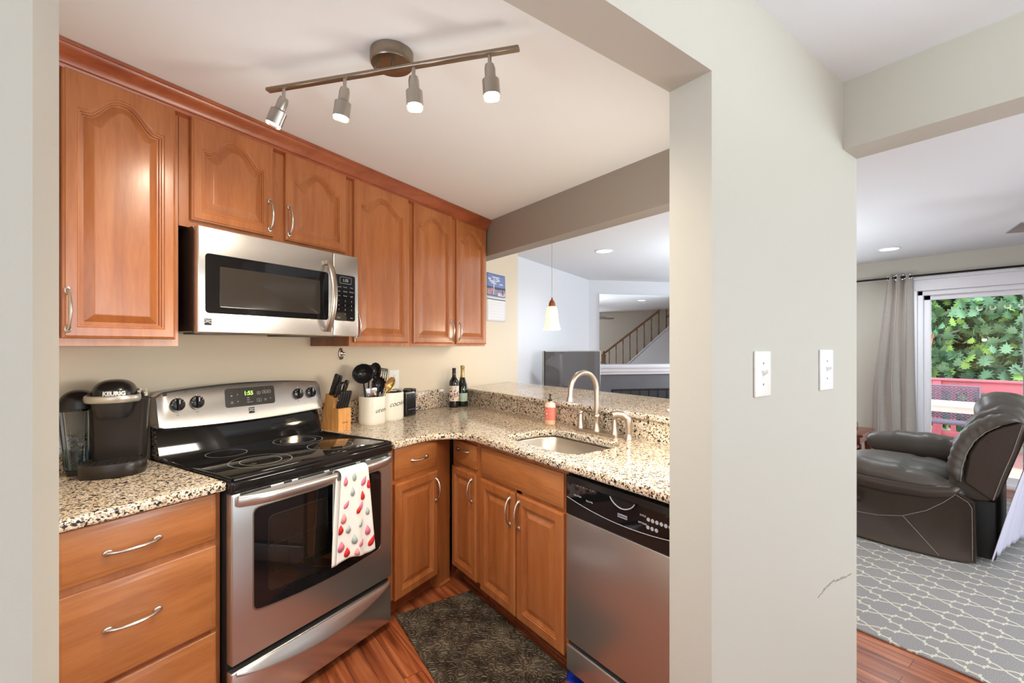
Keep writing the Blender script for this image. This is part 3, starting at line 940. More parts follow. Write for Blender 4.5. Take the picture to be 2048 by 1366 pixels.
# cooktop with a rolled rim
b = MB()
b.box(-.381, .381, -.004, .560, .872, .915, .012, seg=4)
b.box(-.362, .362, .030, .545, .9145, .9225, .003)
b.tube([(-.372, .005, .918), (-.372, .548, .918)], .008, 10); b.tube([(.372, .005, .918), (.372, .548, .918)], .008, 10)
b.tube([(-.372, .004, .917), (.372, .004, .917)], .009, 10)
top = b.obj('cooktop', 'cooktop_glass', t)
def ring(mb, cx, cy, r, w=.0016, z=.9229, n=72):
    vs = []; fs = []
    for k in range(n):
        a = 2 * pi * k / n
        vs += [(cx + (r - w) * cos(a), cy + (r - w) * sin(a), z), (cx + (r + w) * cos(a), cy + (r + w) * sin(a), z)]
    for k in range(n):
        a, c = 2 * k, 2 * ((k + 1) % n); fs.append((a, a + 1, c + 1, c))
    mb.add(vs, fs)
for cx, cy, rs in ((-.170, .180, (.115, .076)), (.165, .185, (.100,)), (-.175, .435, (.078,)), (.160, .425, (.112, .080))):
    b = MB()
    for r in rs: ring(b, cx, cy, r)
    b.obj('burner_ring', 'burner_line', top)
# back guard: black riser, steel control panel
b = MB(); b.prism([(.545, .900), (.545, .925), (.590, 1.060), (.628, 1.070), (.628, .900)], -.381, .381, 'yz')
b.obj('riser', 'cooktop_glass', t)
b = MB()
def panel_section(x):
    u = x / .385
    zt = 1.196 + .022 * (1 - u * u); zb = 1.052 - .012 * (1 - u * u)
    e = max(0, abs(u) - .95) / .05
    zt -= .014 * e * e; zb += .004 * e
    yb, yt = .535 + .006 * e, .562 + .006 * e
    return [(x, yb + .012, zb - .006), (x, yb, zb), (x, yb + .001, zb + .010), (x, yb + .008, zb + .032), (x, yt, zt - .008), (x, yt + .008, zt), (x, .625, zt - .004), (x, .625, zb)]
b.loft([panel_section(-.385 + .77 * k / 40) for k in range(41)])
cp = b.obj('control_panel', 'steel_level', t)
def on_panel(x, z, out=0.0):
    """Point on the tilted face of the control panel."""
    y = .543 + (z - 1.074) * (.019 / .12)
    return (x, y - out, z)
for kx, kz in ((-.315, 1.142), (-.240, 1.145), (.243, 1.140), (.318, 1.141)):
    b = MB()
    p = Vector(on_panel(kx, kz)); nrm = Vector((0, -.988, .155))
    b.tube([p - nrm * .004, p + nrm * .012, p + nrm * .014], [.0275, .0270, .024], 32)
    q = p + nrm * .014
    b.box(-.006, .006, -.012, .004, -.024, .024, .003, M=Matrix.Translation(q))
    k = b.obj('knob', 'black_plastic', cp)
    m = MB(); m.box(-.0012, .0012, -.0132, -.012, .004, .022, M=Matrix.Translation(q))
    for a in range(0, 360, 30):
        if a == 90: continue
        m.box(-.0008, .0008, -.0006, .0006, -.0022, .0022, M=Matrix.Translation(p + nrm * .0146) @ Matrix.Rotation(radians(a), 4, 'Y') @ Matrix.Translation((0, 0, .0225)))
    m.box(-.0011, .0011, -.0005, .0, .0295, .036, M=Matrix.Translation(p))
    m.obj('pointer', 'print_white', k)
b = MB()
rp_ = rounded_rect(-.122, .116, 1.106, 1.194, .012, 5)
b.loft([[on_panel(x, z, .0012) for x, z in rp_], [on_panel(x, z, .0024) for x, z in rounded_rect(-.121, .115, 1.107, 1.193, .011, 5)]], cap0=False)
dp = b.obj('display_panel', 'brown_black', cp)
b = MB()
DO = .0028
write(b, '1:55', .026, lambda u, v: on_panel(-.014 + u, 1.165 + v, DO), bold=.0004)
b.obj('clock_digits', 'green_digits', dp)
b = MB()
for bx, bz, w, h in ((.035, 1.163, .016, .014), (.074, 1.166, .044, .014), (.035, 1.128, .022, .014)):
    o1 = rounded_rect(bx - w / 2, bx + w / 2, bz - h / 2, bz + h / 2, .003, 3); i1 = rounded_rect(bx - w / 2 + .0008, bx + w / 2 - .0008, bz - h / 2 + .0008, bz + h / 2 - .0008, .0025, 3)
    b.loft([[on_panel(x, z, DO) for x, z in o1], [on_panel(x, z, DO + .0001) for x, z in i1]], cap0=False, cap1=False)
for s_, x_, z_, sz in (('^', .035, 1.160, .014), ('v', .035, 1.128, .010), ('Bake  Broil', .074, 1.166, .0068), ('o', -.093, 1.160, .014), ('=', -.066, 1.162, .012), ('Self\nClean', -.093, 1.128, .006), ('=', -.066, 1.130, .012),
                       ('- Bake', -.018, 1.144, .006), ('- Broil', -.018, 1.134, .006), ('- Clean Lock', -.012, 1.124, .006), ('Clear\nOff', .066, 1.128, .006), ('=', .092, 1.132, .011), ('.', -.093, 1.178, .012), ('.', -.066, 1.178, .012), ('.', .066, 1.184, .010), ('.', .088, 1.184, .010)):
    write(b, s_, sz, lambda u, v, x_=x_, z_=z_: on_panel(x_ + u, z_ + v, DO))
print_on(dp, b, 'print_white')
def badge(parent, fn, w, h):
    """Small black badge: a word over a curved stripe."""
    m = MB(); m.loft([[fn(x, z, .0006) for x, z in ((-w, -h), (w, -h), (w, h), (-w, h))], [fn(x, z, .0014) for x, z in ((-w, -h), (w, -h), (w, h), (-w, h))]], cap0=False)
    o = m.obj('badge', 'print_black', parent)
    m = MB(); write(m, 'Kenmore', w * .46, lambda u, v: fn(u, v + h * .55, .0018), bold=.0002)
    for k in range(12):
        u0, u1 = -w + 2 * w * k / 12, -w + 2 * w * (k + 1) / 12
        g = lambda u: -h * .25 + h * .22 * cos(2.6 * u / w + .6)
        m.add([fn(u0, g(u0), .0018), fn(u1, g(u1), .0018), fn(u1, g(u1) + h * .13, .0018), fn(u0, g(u0) + h * .13, .0018)], [(0, 1, 2, 3)])
        g2 = lambda u: h * .02 + h * .16 * cos(2.2 * u / w)
        m.add([fn(u0, g2(u0), .0018), fn(u1, g2(u1), .0018), fn(u1, g2(u1) + h * .05, .0018), fn(u0, g2(u0) + h * .05, .0018)], [(0, 1, 2, 3)])
    print_on(o, m, 'print_white')
badge(cp, lambda u, v, o_: on_panel(-.004 + u, 1.083 + v, o_), .0135, .0135)
b = MB(); b.loft([[on_panel(x, z, .0004) for x, z in ((-.364, 1.183), (-.350, 1.183), (-.350, 1.197), (-.364, 1.197))], [on_panel(x, z, .0012) for x, z in ((-.364, 1.183), (-.350, 1.183), (-.350, 1.197), (-.364, 1.197))]], cap0=False)
b.obj('indicator', 'print_black', cp)
b = MB()
for x_, z_ in ((-.315, 1.090), (-.240, 1.096), (.243, 1.094), (.318, 1.094), (-.28, 1.186), (.28, 1.180)):
    write(b, '.:', .010, lambda u, v, x_=x_, z_=z_: on_panel(x_ + u, z_ + v, .0012)); write(b, 'front', .0055, lambda u, v, x_=x_, z_=z_: on_panel(x_ + u, z_ + v + .008, .0012))
print_on(cp, b, 'print_black')

# oven door
b = MB()
DW = .378
b.box(-DW, DW, .000, .038, .262, .868, .006, seg=3)
door = b.obj('oven_door', 'steel_upright', t)
def win_outline(ix, iz, sag):
    x0, x1, z0, z1 = -.302 + ix, .306 - ix, .425 + iz, .800 - iz
    pts = rounded_rect(x0, x1, z0, z1, .022, 5); out = []
    seq = pts + []
    # add points along the bottom so that it can sag
    k = 18
    bot = [(x0 + .022 + (x1 - x0 - .044) * i / (k - 1), z0) for i in range(k)]
    seq = pts[:18] + bot[1:-1] + pts[18:]
    for x, z in seq:
        u = (x - (x0 + x1) / 2) / ((x1 - x0) / 2)
        out.append((x, z - (sag * (1 - u * u) if z < (z0 + z1) / 2 else 0)))
    return out
b = MB()
b.loft([[(x, -.0005, z) for x, z in win_outline(-.003, -.003, .02)], [(x, -.003, z) for x, z in win_outline(-.002, -.002, .02)], [(x, -.003, z) for x, z in win_outline(.001, .001, .02)], [(x, -.0008, z) for x, z in win_outline(.0025, .0025, .02)]], cap0=False, cap1=False)
b.obj('window_rim', 'lamp_steel', door)
b = MB()
o1 = [(x, -.0022, z) for x, z in win_outline(0, 0, .02)]; i1 = [(x, -.0022, z) for x, z in win_outline(.055, .045, .015)]
b.loft([o1, i1], cap0=False, cap1=False)
b.add(i1, [tuple(range(len(i1)))], 1)
b.obj('window', ['black_glass', 'oven_glass'], door)
b = MB()      # dim oven behind the pane, with two racks
b.loft([[(x, -.0016, z) for x, z in win_outline(.058, .048, .015)], [(x, -.0010, z) for x, z in win_outline(.060, .050, .015)]], cap0=False, mi=0)
for z in (.53, .64):
    b.box(-.24, .24, -.0020, -.0017, z, z + .004, mi=1)
for k in range(9):
    x = -.22 + .055 * k
    b.box(x, x + .0022, -.0019, -.0017, .53, .655, mi=1)
b.box(.195, .199, -.0020, -.0017, .48, .745, mi=1); b.box(.21, .212, -.0020, -.0017, .48, .745, mi=1)
b.obj('oven_rack', ['oven_liner', 'nickel'], door)
# vents above and below the handle
for z, segs in ((.8585, ((-.35, -.235), (-.185, -.15), (-.125, -.005), (.02, .16), (.185, .215), (.245, .355))), (.812, ((-.32, -.235), (-.18, .19), (.235, .335)))):
    for a, c in segs:
        b = MB(); b.box(a, c, -.0012, .004, z, z + .0075, .0022)
        b.obj('vent_slot', 'vent_black', door)
b = MB()
path = []
for k in range(33):
    u = -1 + k / 16
    path.append((u * .358, -.010 - .036 * (1 - abs(u) ** 6) - .006 * (1 - u * u), .841))
hw_ = [.020] * 33
b.tube(path, hw_, 16, flat=.52, up=(0, 0, 1))
b.box(-.366, -.335, -.018, .004, .823, .859, .006); b.box(.335, .366, -.018, .004, .823, .859, .006)
b.obj('door_handle', 'steel_level', door)
# warming drawer with a bowed grip along its top
b = MB()
b.box(-DW, DW, .004, .038, .038, .236, .006, seg=3)
dw = b.obj('drawer', 'steel_level', t)
b = MB()
secs = []
for k in range(41):
    u = -1 + k / 20; x = u * .360
    bow = (1 - u * u); d = .030 * bow ** .8 + .003; zl = .206 - .030 * bow + .020 * (1 - bow)
    secs.append([(x, .006, .233), (x, .002 - d * .10, .234), (x, .003 - d, zl + .006), (x, .002 - d, zl - .002), (x, .004 - d * .6, zl - .008), (x, .006, zl - .010)])
b.loft(secs)
b.obj('drawer_grip', 'steel_level', dw)

# dish towel folded over the oven handle
b = MB()
TX0, TX1 = .022, .164
def towel(u, v):
    x = TX0 + (TX1 - TX0) * u
    # v: 0 behind the bar low, .2 over the bar, 1 front hem
    if v < .18:
        s_ = v / .18; y = -.018 - .004 * s_; z = .60 + .250 * s_
    elif v < .30:
        a = (v - .18) / .12 * pi; y = -.047 + .028 * cos(a); z = .850 + .020 * sin(a)
    else:
        s_ = (v - .30) / .70; y = -.075 - .004 * s_; z = .850 - .365 * s_
        f = sin(u * 9 + .6) * .006 * s_ + sin(u * 17 + 2) * .003 * s_
        y += f; x += (u - .1) * .040 * s_ - .020 * s_ * (1 - u) ** 2
        z += .010 * sin(u * 6) * s_ * s_
    return (x, y, z)
b.grid(towel, 26, 60)
def towel2(u, v):                               # the shorter back fold seen at the left
    x = TX0 - .016 + .075 * u; s_ = v
    y = -.062 + .006 * u + .003 * sin(u * 7 + v * 3); z = .840 - (.362 - .01 * u) * s_
    x -= .022 * s_ * (1 - u)
    return (x, y, z)
b.grid(towel2, 10, 40)
tw = b.obj('dish_towel', 'towel_cloth', None, M=KM @ Matrix.Translation((RC, RN, 0)), solid=.0025, recalc=False, smooth=80)
tag(tw, 'white dish towel printed with red and pink drops on the oven handle', 'towel')
rnd = random.Random(11)
drops = [(.15, .36, 'drop_pink', 0), (.45, .34, 'drop_grey', 0), (.78, .40, 'drop_pink', 1), (.95, .44, 'drop_red', 0), (.38, .46, 'drop_grey', 0), (.72, .52, 'drop_red', 0), (.18, .55, 'drop_pink', 1), (.55, .62, 'drop_red', 1), (.62, .60, 'drop_pink', 1),
         (.12, .66, 'drop_rose', 0), (.85, .66, 'drop_grey', 0), (.25, .76, 'drop_grey', 0), (.60, .74, 'drop_grey', 1), (.82, .82, 'drop_pink', 0), (.40, .86, 'drop_grey', 0), (.58, .90, 'drop_pink', 1), (.90, .92, 'drop_red', 1), (.08, .88, 'drop_pink', 0), (.22, .95, 'drop_red', 0), (.05, .74, 'drop_red', 0), (.45, .97, 'drop_rose', 0)]
names = ['drop_red', 'drop_pink', 'drop_rose', 'drop_grey']
b = MB()
for u, v, c, tilt in drops:
    r = .0155 * rnd.uniform(.85, 1.15); ring_ = []
    for k in range(18):
        a = 2 * pi * k / 18
        dx = r * .62 * sin(a) * (1 if cos(a) < 0 else (1 - cos(a)) ** .5 + .0); dz = r * cos(a) * (1.0 if cos(a) < 0 else 1.55)
        if tilt: dx, dz = dx * .85 + dz * .5, dz * .85 - dx * .5
        uu = u + dx / (TX1 - TX0); vv = v + -dz / .52
        uu = max(.0, min(1, uu)); vv = max(.302, min(1, vv))
        p = towel(uu, vv); ring_.append((p[0], p[1] - .0030, p[2]))
    b.add(ring_, [tuple(range(18))], names.index(c))
print_on(tw, b, names)

# ================================================================== microwave
MN = 1.914
t = thing('microwave', 'stainless over-the-range microwave with dark window under the short cabinet', 'microwave', kxy(1.241, MN, 1.437), A)
b = MB(); b.box(-.376, .376, .045, .415, .012, .4185, .004)
b.box(-.30, -.12, .10, .30, .004, .013, .003); b.box(.08, .30, .09, .32, .002, .013, .003)
b.box(-.378, .378, .040, .0455, .010, .417, .002)
b.obj('body', 'brown_black', t)
b = MB(); b.box(-.378, .2255, 0, .038, .004, .417, .006, seg=3)
md = b.obj('door', 'steel_level', t)
b = MB(); b.loft([[(x, -.0006, z) for x, z in rounded_rect(-.352, .198, .082, .314, .014, 5)], [(x, -.002, z) for x, z in rounded_rect(-.351, .197, .083, .313, .013, 5)]], cap0=False)
w = b.obj('window', 'black_glass', md)
b = MB(); b.loft([[(x, -.0021, z) for x, z in rounded_rect(-.300, .150, .108, .268, .006, 4)], [(x, -.0023, z) for x, z in rounded_rect(-.299, .149, .109, .267, .006, 4)]], cap0=False)
b.obj('mesh_screen', 'mesh_screen', w)
b = MB()
hp = []
for k in range(25):
    u = -1 + k / 12
    hp.append((.190 + .004 * u, -.010 - .046 * (1 - u * u) ** .8, .197 + u * .165))
b.tube(hp, .0165, 12, flat=.55, up=(1, 0, 0))
b.box(.172, .207, -.016, .002, .024, .046, .005); b.box(.175, .210, -.016, .002, .350, .372, .005)
b.obj('handle', 'handle_steel', md)
badge(md, lambda u, v, o_: (-.342 + u, -o_, .048 + v), .0125, .0125)
b = MB(); b.box(.2275, .379, 0, .038, .004, .417, .006, seg=3)
kp = b.obj('control_panel', 'steel_level', t)
b = MB(); b.loft([[(x, -.0006, z) for x, z in rounded_rect(.233, .357, .082, .314, .010, 4)], [(x, -.002, z) for x, z in rounded_rect(.234, .356, .083, .313, .009, 4)]], cap0=False)
k2 = b.obj('keypad', 'black_glass', kp)
b = MB()
f = lambda x_, z_: (lambda u, v: (x_ + u, -.0024, z_ + v))
write(b, '1:55', .020, f(.297, .286), bold=.0002)
o1 = rounded_rect(.262, .333, .270, .303, .008, 4); i1 = rounded_rect(.2632, .3318, .2712, .3018, .007, 4)
b.loft([[(x, -.0024, z) for x, z in o1], [(x, -.0025, z) for x, z in i1]], cap0=False, cap1=False)
for j, row in enumerate((('Popcorn', 'Potato', 'Pizza'), ('Auto', 'Reheat', 'Defrost'), ('Time', 'Power', 'Light'))):
    for i, wd in enumerate(row): write(b, wd, .0085, f(.256 + i * .039, .252 - j * .022))
for j, row in enumerate(('123', '456', '789', ' 0 ')):
    for i, wd in enumerate(row):
        if wd != ' ': write(b, wd, .011, f(.256 + i * .039, .182 - j * .022))
write(b, 'Stop', .0085, f(.256, .098)); write(b, 'Start', .0085, f(.334, .098))
print_on(k2, b, 'print_grey')

# ================================================================== dishwasher
t = thing('dishwasher', 'stainless dishwasher with black control panel under the worktop end', 'dishwasher', (1.305, 1.085, 0), PR)
b = MB(); b.box(-.300, .300, .030, .58, .062, .872, .004)
for x in (-.27, .27):
    for y in (.12, .54): b.cyl((x, y, 0), (x, y, .063), .016, n=12)
b.obj('body', 'matte_black', t)
b = MB(); b.box(-.303, .303, -.002, .034, .178, .699, .005, seg=3)
b.obj('door', 'steel_upright', t)
b = MB(); b.box(-.303, .303, -.002, .034, .052, .158, .005, seg=3)
b.obj('lower_panel', 'steel_upright', t)
b = MB(); b.box(-.303, .303, -.006, .034, .700, .862, .006, seg=3)
cp = b.obj('control_panel', 'black_plastic', t)
b = MB()
top_l = [(-.290 + .58 * k / 20, .834) for k in range(21)]
bot_l = [(.290 - .58 * k / 20, .742 + .030 * abs(.29 - .58 * k / 20) ** 2 / .0841) for k in range(21)]
b.loft([[(x, -.0064, z) for x, z in top_l[::-1] + bot_l[::-1]], [(x, -.0080, z) for x, z in top_l[::-1] + bot_l[::-1]]], cap0=False)
ins = b.obj('inset_panel', 'black_glass', cp)
b = MB()
b.tube([(x, -.0085, z) for x, z in bot_l], .0014, 6)
b.obj('inset_rim', 'print_grey', ins)
b = MB()      # pocket grip
pk = [(-.050 + .112 * k / 14, .838 - .030 * sin(pi * k / 14) ** .7) for k in range(15)]
b.loft([[(x, -.0082, .838) for x, z in pk], [(x, -.020, .836) for x, z in pk], [(x, -.020, z) for x, z in pk], [(x, -.0082, z - .004) for x, z in pk]], closed=False, cap0=False, cap1=False)
b.obj('pocket_handle', 'black_plastic', cp)
b = MB()
b.tube([(x, -.0205, z) for x, z in pk], .0022, 6)
b.obj('pocket_rim', 'print_grey', cp)
b = MB()
b.add([(-.024, -.0084, .769), (.020, -.0084, .769), (.020, -.0084, .783), (-.024, -.0084, .783)], [(0, 1, 2, 3)])
bd = b.obj('badge', 'print_grey', ins)
b = MB(); write(b, 'Kenmore', .0105, lambda u, v: (-.002 + u, -.0087, .776 + v), bold=.0003)
print_on(bd, b, 'print_black')
for k in range(7):
    if k > 5: break
    b = MB(); b.box(-.235 + .017 * k, -.226 + .017 * k, -.0085, -.0075, .8285, .8325, .001)
    b.obj('vent_slot', 'nickel', ins)
for x_, z_ in [(.111 + .0172 * k, .799) for k in range(6)] + [(.109 + .0172 * k, .772) for k in range(3)] + [(.215, .772), (.25, .772)]:
    b = MB(); b.cyl((x_, -.0078, z_), (x_, -.0092, z_), .0068, n=16)
    b.obj('button', 'print_grey', ins)
b = MB()
for s_, x_, z_, sz in (('CYCLE', .088, .806, .0085), ('OPTIONS', .086, .779, .0085), ('Ultra Wash', -.23, .790, .009), ('Quiet Pak', -.165, .784, .009), ('Start', .215, .758, .007), ('Cancel', .25, .758, .007)):
    write(b, s_, sz, lambda u, v, x_=x_, z_=z_: (x_ + u, -.0085, z_ + v))
print_on(ins, b, 'print_white')

# strip of blue tape on the floor
b = MB(); b.box(-.055, .055, -.030, .030, 0.0005, .003, .001, M=Matrix.Translation((1.345, 1.366, 0)) @ Matrix.Rotation(radians(-70), 4, 'Z'))
tag(b.obj('tape_strip', 'tape_blue', recenter=True), 'scrap of blue tape on the floor at the dishwasher foot', 'tape')

# kitchen floor mat
b = MB()
mo = [(1.345, 2.215), (.905, 2.240), (.862, 1.72), (.846, 1.43), (.86, 1.41), (1.31, 1.392), (1.340, 1.415)]
mp_ = []
b.prism(mo, 0.001, .011, 'xy')
o = b.obj('floor_mat', 'mat_swirl', recenter=True)
md_ = o.modifiers.new('edge', 'BEVEL'); md_.width = .004; md_.segments = 2; md_.limit_method = 'ANGLE'
tag(o, 'dark brown cushioned kitchen mat with swirl pattern on the floor', 'mat')

# ================================================================== things on the worktops
TOP = 0.9172
# ---- coffee maker: front turned a little away from the range
t = thing('coffee_maker', 'black single-cup coffee maker with clear water tank on the short worktop', 'coffee maker', (-.176, 2.300, TOP), radians(-4))
b = MB()
b.lathe([(.094, 0), (.097, .005), (.097, .044), (.094, .050), (.086, .051), (.084, .047)], (-.008, -.058, 0), 44, sx=1.0, sy=.88, p=2.5)
b.obj('drip_base', 'brown_black', t)
b = MB()
def body_ring(z, x0, x1, y0, y1, r=.026):
    return [(x, y, z) for x, y in rounded_rect(x0, x1, y0, y1, r, 6)]
b.loft([body_ring(0, -.086, .074, -.012, .078), body_ring(.05, -.086, .077, -.014, .080), body_ring(.20, -.087, .086, -.026, .084), body_ring(.270, -.088, .090, -.034, .086)])
b.obj('body', 'brown_black', t)
def roof(xl, xr, y0, y1, z0, h, r, m, name, parent, fn=None, e1=2.8, e2=2.4):
    b = MB(); b.blob(((xl + xr) / 2, (y0 + y1) / 2, z0), ((xr - xl) / 2, (y1 - y0) / 2, h), e1, e2, 40, 18, fn=fn or (lambda p: Vector((p.x, p.y, max(p.z, z0)))))
    return b.obj(name, m, parent)
# sloping top with the buttons
roof(-.088, .093, -.038, .088, .268, .058, 0, 'black_plastic', 'top_cover', t, fn=lambda p: Vector((p.x, p.y, .268 + max(0, p.z - .268) * (1 - .55 * max(0, (p.x - .0) / .09) ** 1.5))))
b = MB()     # brew head below the ring
b.lathe([(.044, .208), (.047, .211), (.055, .235), (.061, .262), (.063, .276)], (-.010, -.062, 0), 40, sy=.95)
b.obj('brew_head', 'soft_black', t)
hd = roof(-.078, .054, -.100, .085, .282, .066, 0, 'black_plastic', 'lid', t, e1=2.6, e2=2.6)
b = MB()
arc = []
for k in range(41):
    a = radians(-205 + 232 * k / 40)
    arc.append((-.010 + .077 * cos(a), -.058 + .064 * sin(a), .280 + .010 * max(0, sin(a))))
b.tube(arc, .0135, 12, flat=.40, up=(0, 0, 1))
b.obj('lid_handle', 'silver_knob', hd)
b = MB()
def front_pt(u, v, o=.0):
    a = -pi / 2 + u / .072
    return (-.006 + (.070 + o) * cos(a), -.044 + (.060 + o) * sin(a), v)
b.loft([[front_pt(-.050 + .100 * k / 16, .286, .0) for k in range(17)], [front_pt(-.046 + .092 * k / 16, .312, -.004) for k in range(17)]], closed=False, cap0=False, cap1=False)
nb = b.obj('name_plate', 'soft_black', hd)
b = MB(); write(b, 'KEURIG', .0200, lambda u, v: front_pt(u + .006, .300 + v, .0012 - .0030 * (v + .013) / .026), bold=.0012)
b.obj('lettering', 'print_white', nb)
for x_, y_, z_, r_ in ((.060, -.022, .2975, .0055), (.080, -.014, .2905, .0065), (.062, -.004, .3085, .004), (.078, .004, .3020, .004)):
    b = MB(); b.tube([(x_, y_ + .003, z_ - .008), (x_ + .001, y_ - .002, z_ + .0035)], r_, 14)
    b.obj('button', 'ring_light', t)
b = MB()
for k in range(7):
    b.box(-.066 + .018 * k, -.056 + .018 * k, -.115, -.045, .0470, .0500, .001)
b.obj('drip_grate', 'matte_black', t)
b = MB()     # water tank on the left side, narrower at its foot
def tank_ring(z, i):
    k = z / .235
    return [(x, y, z) for x, y in rounded_rect(-.152 - .020 * k + i, -.0885 - i, -.034 - .012 * k + i, .060 - i, .024, 6)]
b.loft([tank_ring(.020, 0), tank_ring(.236, 0)], cap0=False, cap1=False)
tk = b.obj('water_tank', 'tank_glass', t)
b = MB(); b.box(-.134, -.131, -.045, -.042, .03, .23); b.box(-.095, -.0905, -.040, -.030, .02, .235, .002); b.obj('tank_rib', 'tank_glass', tk)
b = MB(); b.loft([tank_ring(.022, .003), tank_ring(.078, .003)])
b.obj('water', 'water', tk)
b = MB(); b.loft([tank_ring(0, .003), tank_ring(.019, .003)])
b.obj('tank_base', 'brown_black', t)
b = MB(); b.loft([tank_ring(.2365, -.002), tank_ring(.246, -.002)])
b.blob((-.118, .010, .246), (.056, .060, .066), 2.8, 2.3, 32, 16, fn=lambda p: Vector((p.x, p.y, max(p.z, .245))))
b.obj('tank_lid', 'black_plastic', t)

# ---- knife block with its knives
BR, BNN = 1.706, 2.205
KB = Matrix.Translation((*kxy(BR, BNN).xy, TOP)) @ Matrix.Rotation(A, 4, 'Z')
t = thing('knife_block', 'two-step light wooden knife block beside the range', 'knife block', (*kxy(BR, BNN).xy, TOP), A)
b = MB(); b.prism([(.080, 0), (-.030, 0), (-.030, .120), (-.044, .178), (.030, .206), (.060, .06)], -.043, .043, 'yz')
b.obj('block', 'block_wood', t)
b = MB(); b.prism([(-.0305, 0), (-.075, 0), (-.075, .124), (-.0305, .128)], -.041, .043, 'yz')
st_ = b.obj('steak_block', 'block_wood', t)
b = MB(); write(b, 'CHICAGO', .0085, lambda u, v: (.004 + u, -.0756, .045 + v), bold=.0002)
b.obj('brand_print', 'print_black', st_)
def knife(name, label, x, y, z, tilt, ln, w, th, group, cat='knife', side=0.0, rivets=True):
    """Only the handle stands out of the slot; the blade's start goes down into it."""
    M = KB @ Matrix.Translation((x, y, z)) @ Matrix.Rotation(radians(tilt), 4, 'X') @ Matrix.Rotation(radians(side), 4, 'Y')
    o = thing(name, label, cat, group=group); o.matrix_world = M
    b = MB()
    secs = []
    for k in range(9):
        u = k / 8; ww = w * (.82 + .22 * sin(pi * u) + .20 * u * u); c = -.004 * sin(pi * u) - .010 * u * u
        secs.append([(px, c + py, u * ln) for px, py in rounded_rect(-th, th, -ww, ww, th * .7, 3)])
    secs.append([(px * .7, secs[-1][0][1] * 0 + -.010 + py * .8, ln + .004) for px, py in rounded_rect(-th, th, -w, w, th * .7, 3)])
    b.loft(secs)
    hd = b.obj('handle', 'soft_black', o)
    if rivets:
        b = MB()
        for u in (.2, .5, .8):
            b.cyl((-th - .0006, -.002 - .006 * u * u, u * ln), (th + .0006, -.002 - .006 * u * u, u * ln), .0024, n=10)
        b.obj('rivet', 'chrome', hd)
    b = MB(); b.box(-.001, .001, -w * .8, w * .8, -.012, .001)
    b.obj('blade', 'chrome', o)
    return o
knife('knife', 'largest black-handled knife at the back left of the block', -.028, .006, .200, 21, .125, .0135, .009, 'kitchen knives in the block')
knife('knife', 'second long black-handled knife beside the largest in the block', -.004, .006, .198, 21, .118, .0130, .009, 'kitchen knives in the block')
knife('knife', 'short riveted black knife in front of the two long knives', -.022, -.022, .186, 21, .085, .011, .008, 'kitchen knives in the block')
knife('knife', 'riveted black knife at the right side of the block by the scissors', .034, -.012, .190, 21, .095, .0125, .009, 'kitchen knives in the block')
M = KB @ Matrix.Translation((.014, -.004, .194)) @ Matrix.Rotation(radians(21), 4, 'X')
o = thing('scissors', 'black-handled kitchen scissors standing in the knife block', 'scissors'); o.matrix_world = M
for sg in (-1, 1):
    b = MB()
    pts = []
    for k in range(21):
        a = 2 * pi * k / 20
        pts.append((.0 + sg * .003, sg * .022 + .017 * cos(a), .058 + .030 * sin(a)))
    b.tube(pts, .0052, 8); b.cyl((sg * .002, 0, -.006), (sg * .003, sg * .014, .034), .006, n=10)
    b.obj('handle', 'soft_black', o)
b = MB(); b.box(-.0012, .0012, -.010, .010, -.02, .004); b.obj('blade', 'chrome', o)
steak = ['leftmost steak knife in the lower step of the block', 'second steak knife from the left in the lower step', 'middle steak knife in the lower step of the block', 'fourth steak knife from the left in the lower step', 'rightmost steak knife in the lower step of the block']
for k in range(5):
    knife('steak_knife', steak[k], -.031 + .0155 * k, -.053, .126, 14, .098, .0105, .0058, 'steak knives in the block', rivets=(k == 0))

# ---- crocks with hand lettering
def crock(mb, r, h, p=2.5, lip=.004):
    mb.lathe([(r * .95, 0), (r * .985, .004), (r, .02), (r, h - .006), (r - .0015, h - .001), (r - .004, h), (r - .007, h - .002), (r - .008, .010), (r * .6, .008)], n=56, p=p)
t = thing('utensil_crock', 'white ceramic crock lettered utensils full of cooking tools', 'crock', (*kxy(1.955, 2.185).xy, TOP), A)
b = MB(); crock(b, .074, .168); b.obj('pot', 'crock_white', t)
def wrap(r, a0, p=2.5):
    def fn(u, v):
        a = a0 + u / r
        ct, st = cos(a), sin(a); e = 2.0 / p
        return ((r + .0006) * abs(ct) ** e * (1 if ct >= 0 else -1), (r + .0006) * abs(st) ** e * (1 if st >= 0 else -1), v)
    return fn
CAMA = atan2(-kxy(1.955, 2.185).y, -kxy(1.955, 2.185).x) - A
b = MB(); w_ = wrap(.074, CAMA + radians(58)); write(b, 'utensils', .036, lambda u, v: w_(u, .088 + v + u * .10), shear=.42)
b.obj('lettering', 'print_black', t)
t = thing('cookie_jar', 'white ceramic jar lettered cookies with clear lid behind the crock', 'jar', (*kxy(2.120, 2.215).xy, TOP), A)
b = MB(); crock(b, .088, .178); b.obj('pot', 'crock_white', t)
CAMA = atan2(-kxy(2.12, 2.215).y, -kxy(2.12, 2.215).x) - A
b = MB(); w2 = wrap(.088, CAMA + radians(48)); write(b, 'cookies', .044, lambda u, v: w2(u, .110 + v + u * .10), shear=.42)
b.obj('lettering', 'print_black', t)
b = MB(); b.lathe([(.080, .1785), (.081, .183), (.070, .190), (.030, .197), (.010, .199), (.009, .205), (.016, .212), (.017, .219), (.010, .224)], n=36)
b.obj('lid', 'lens_glass', t)

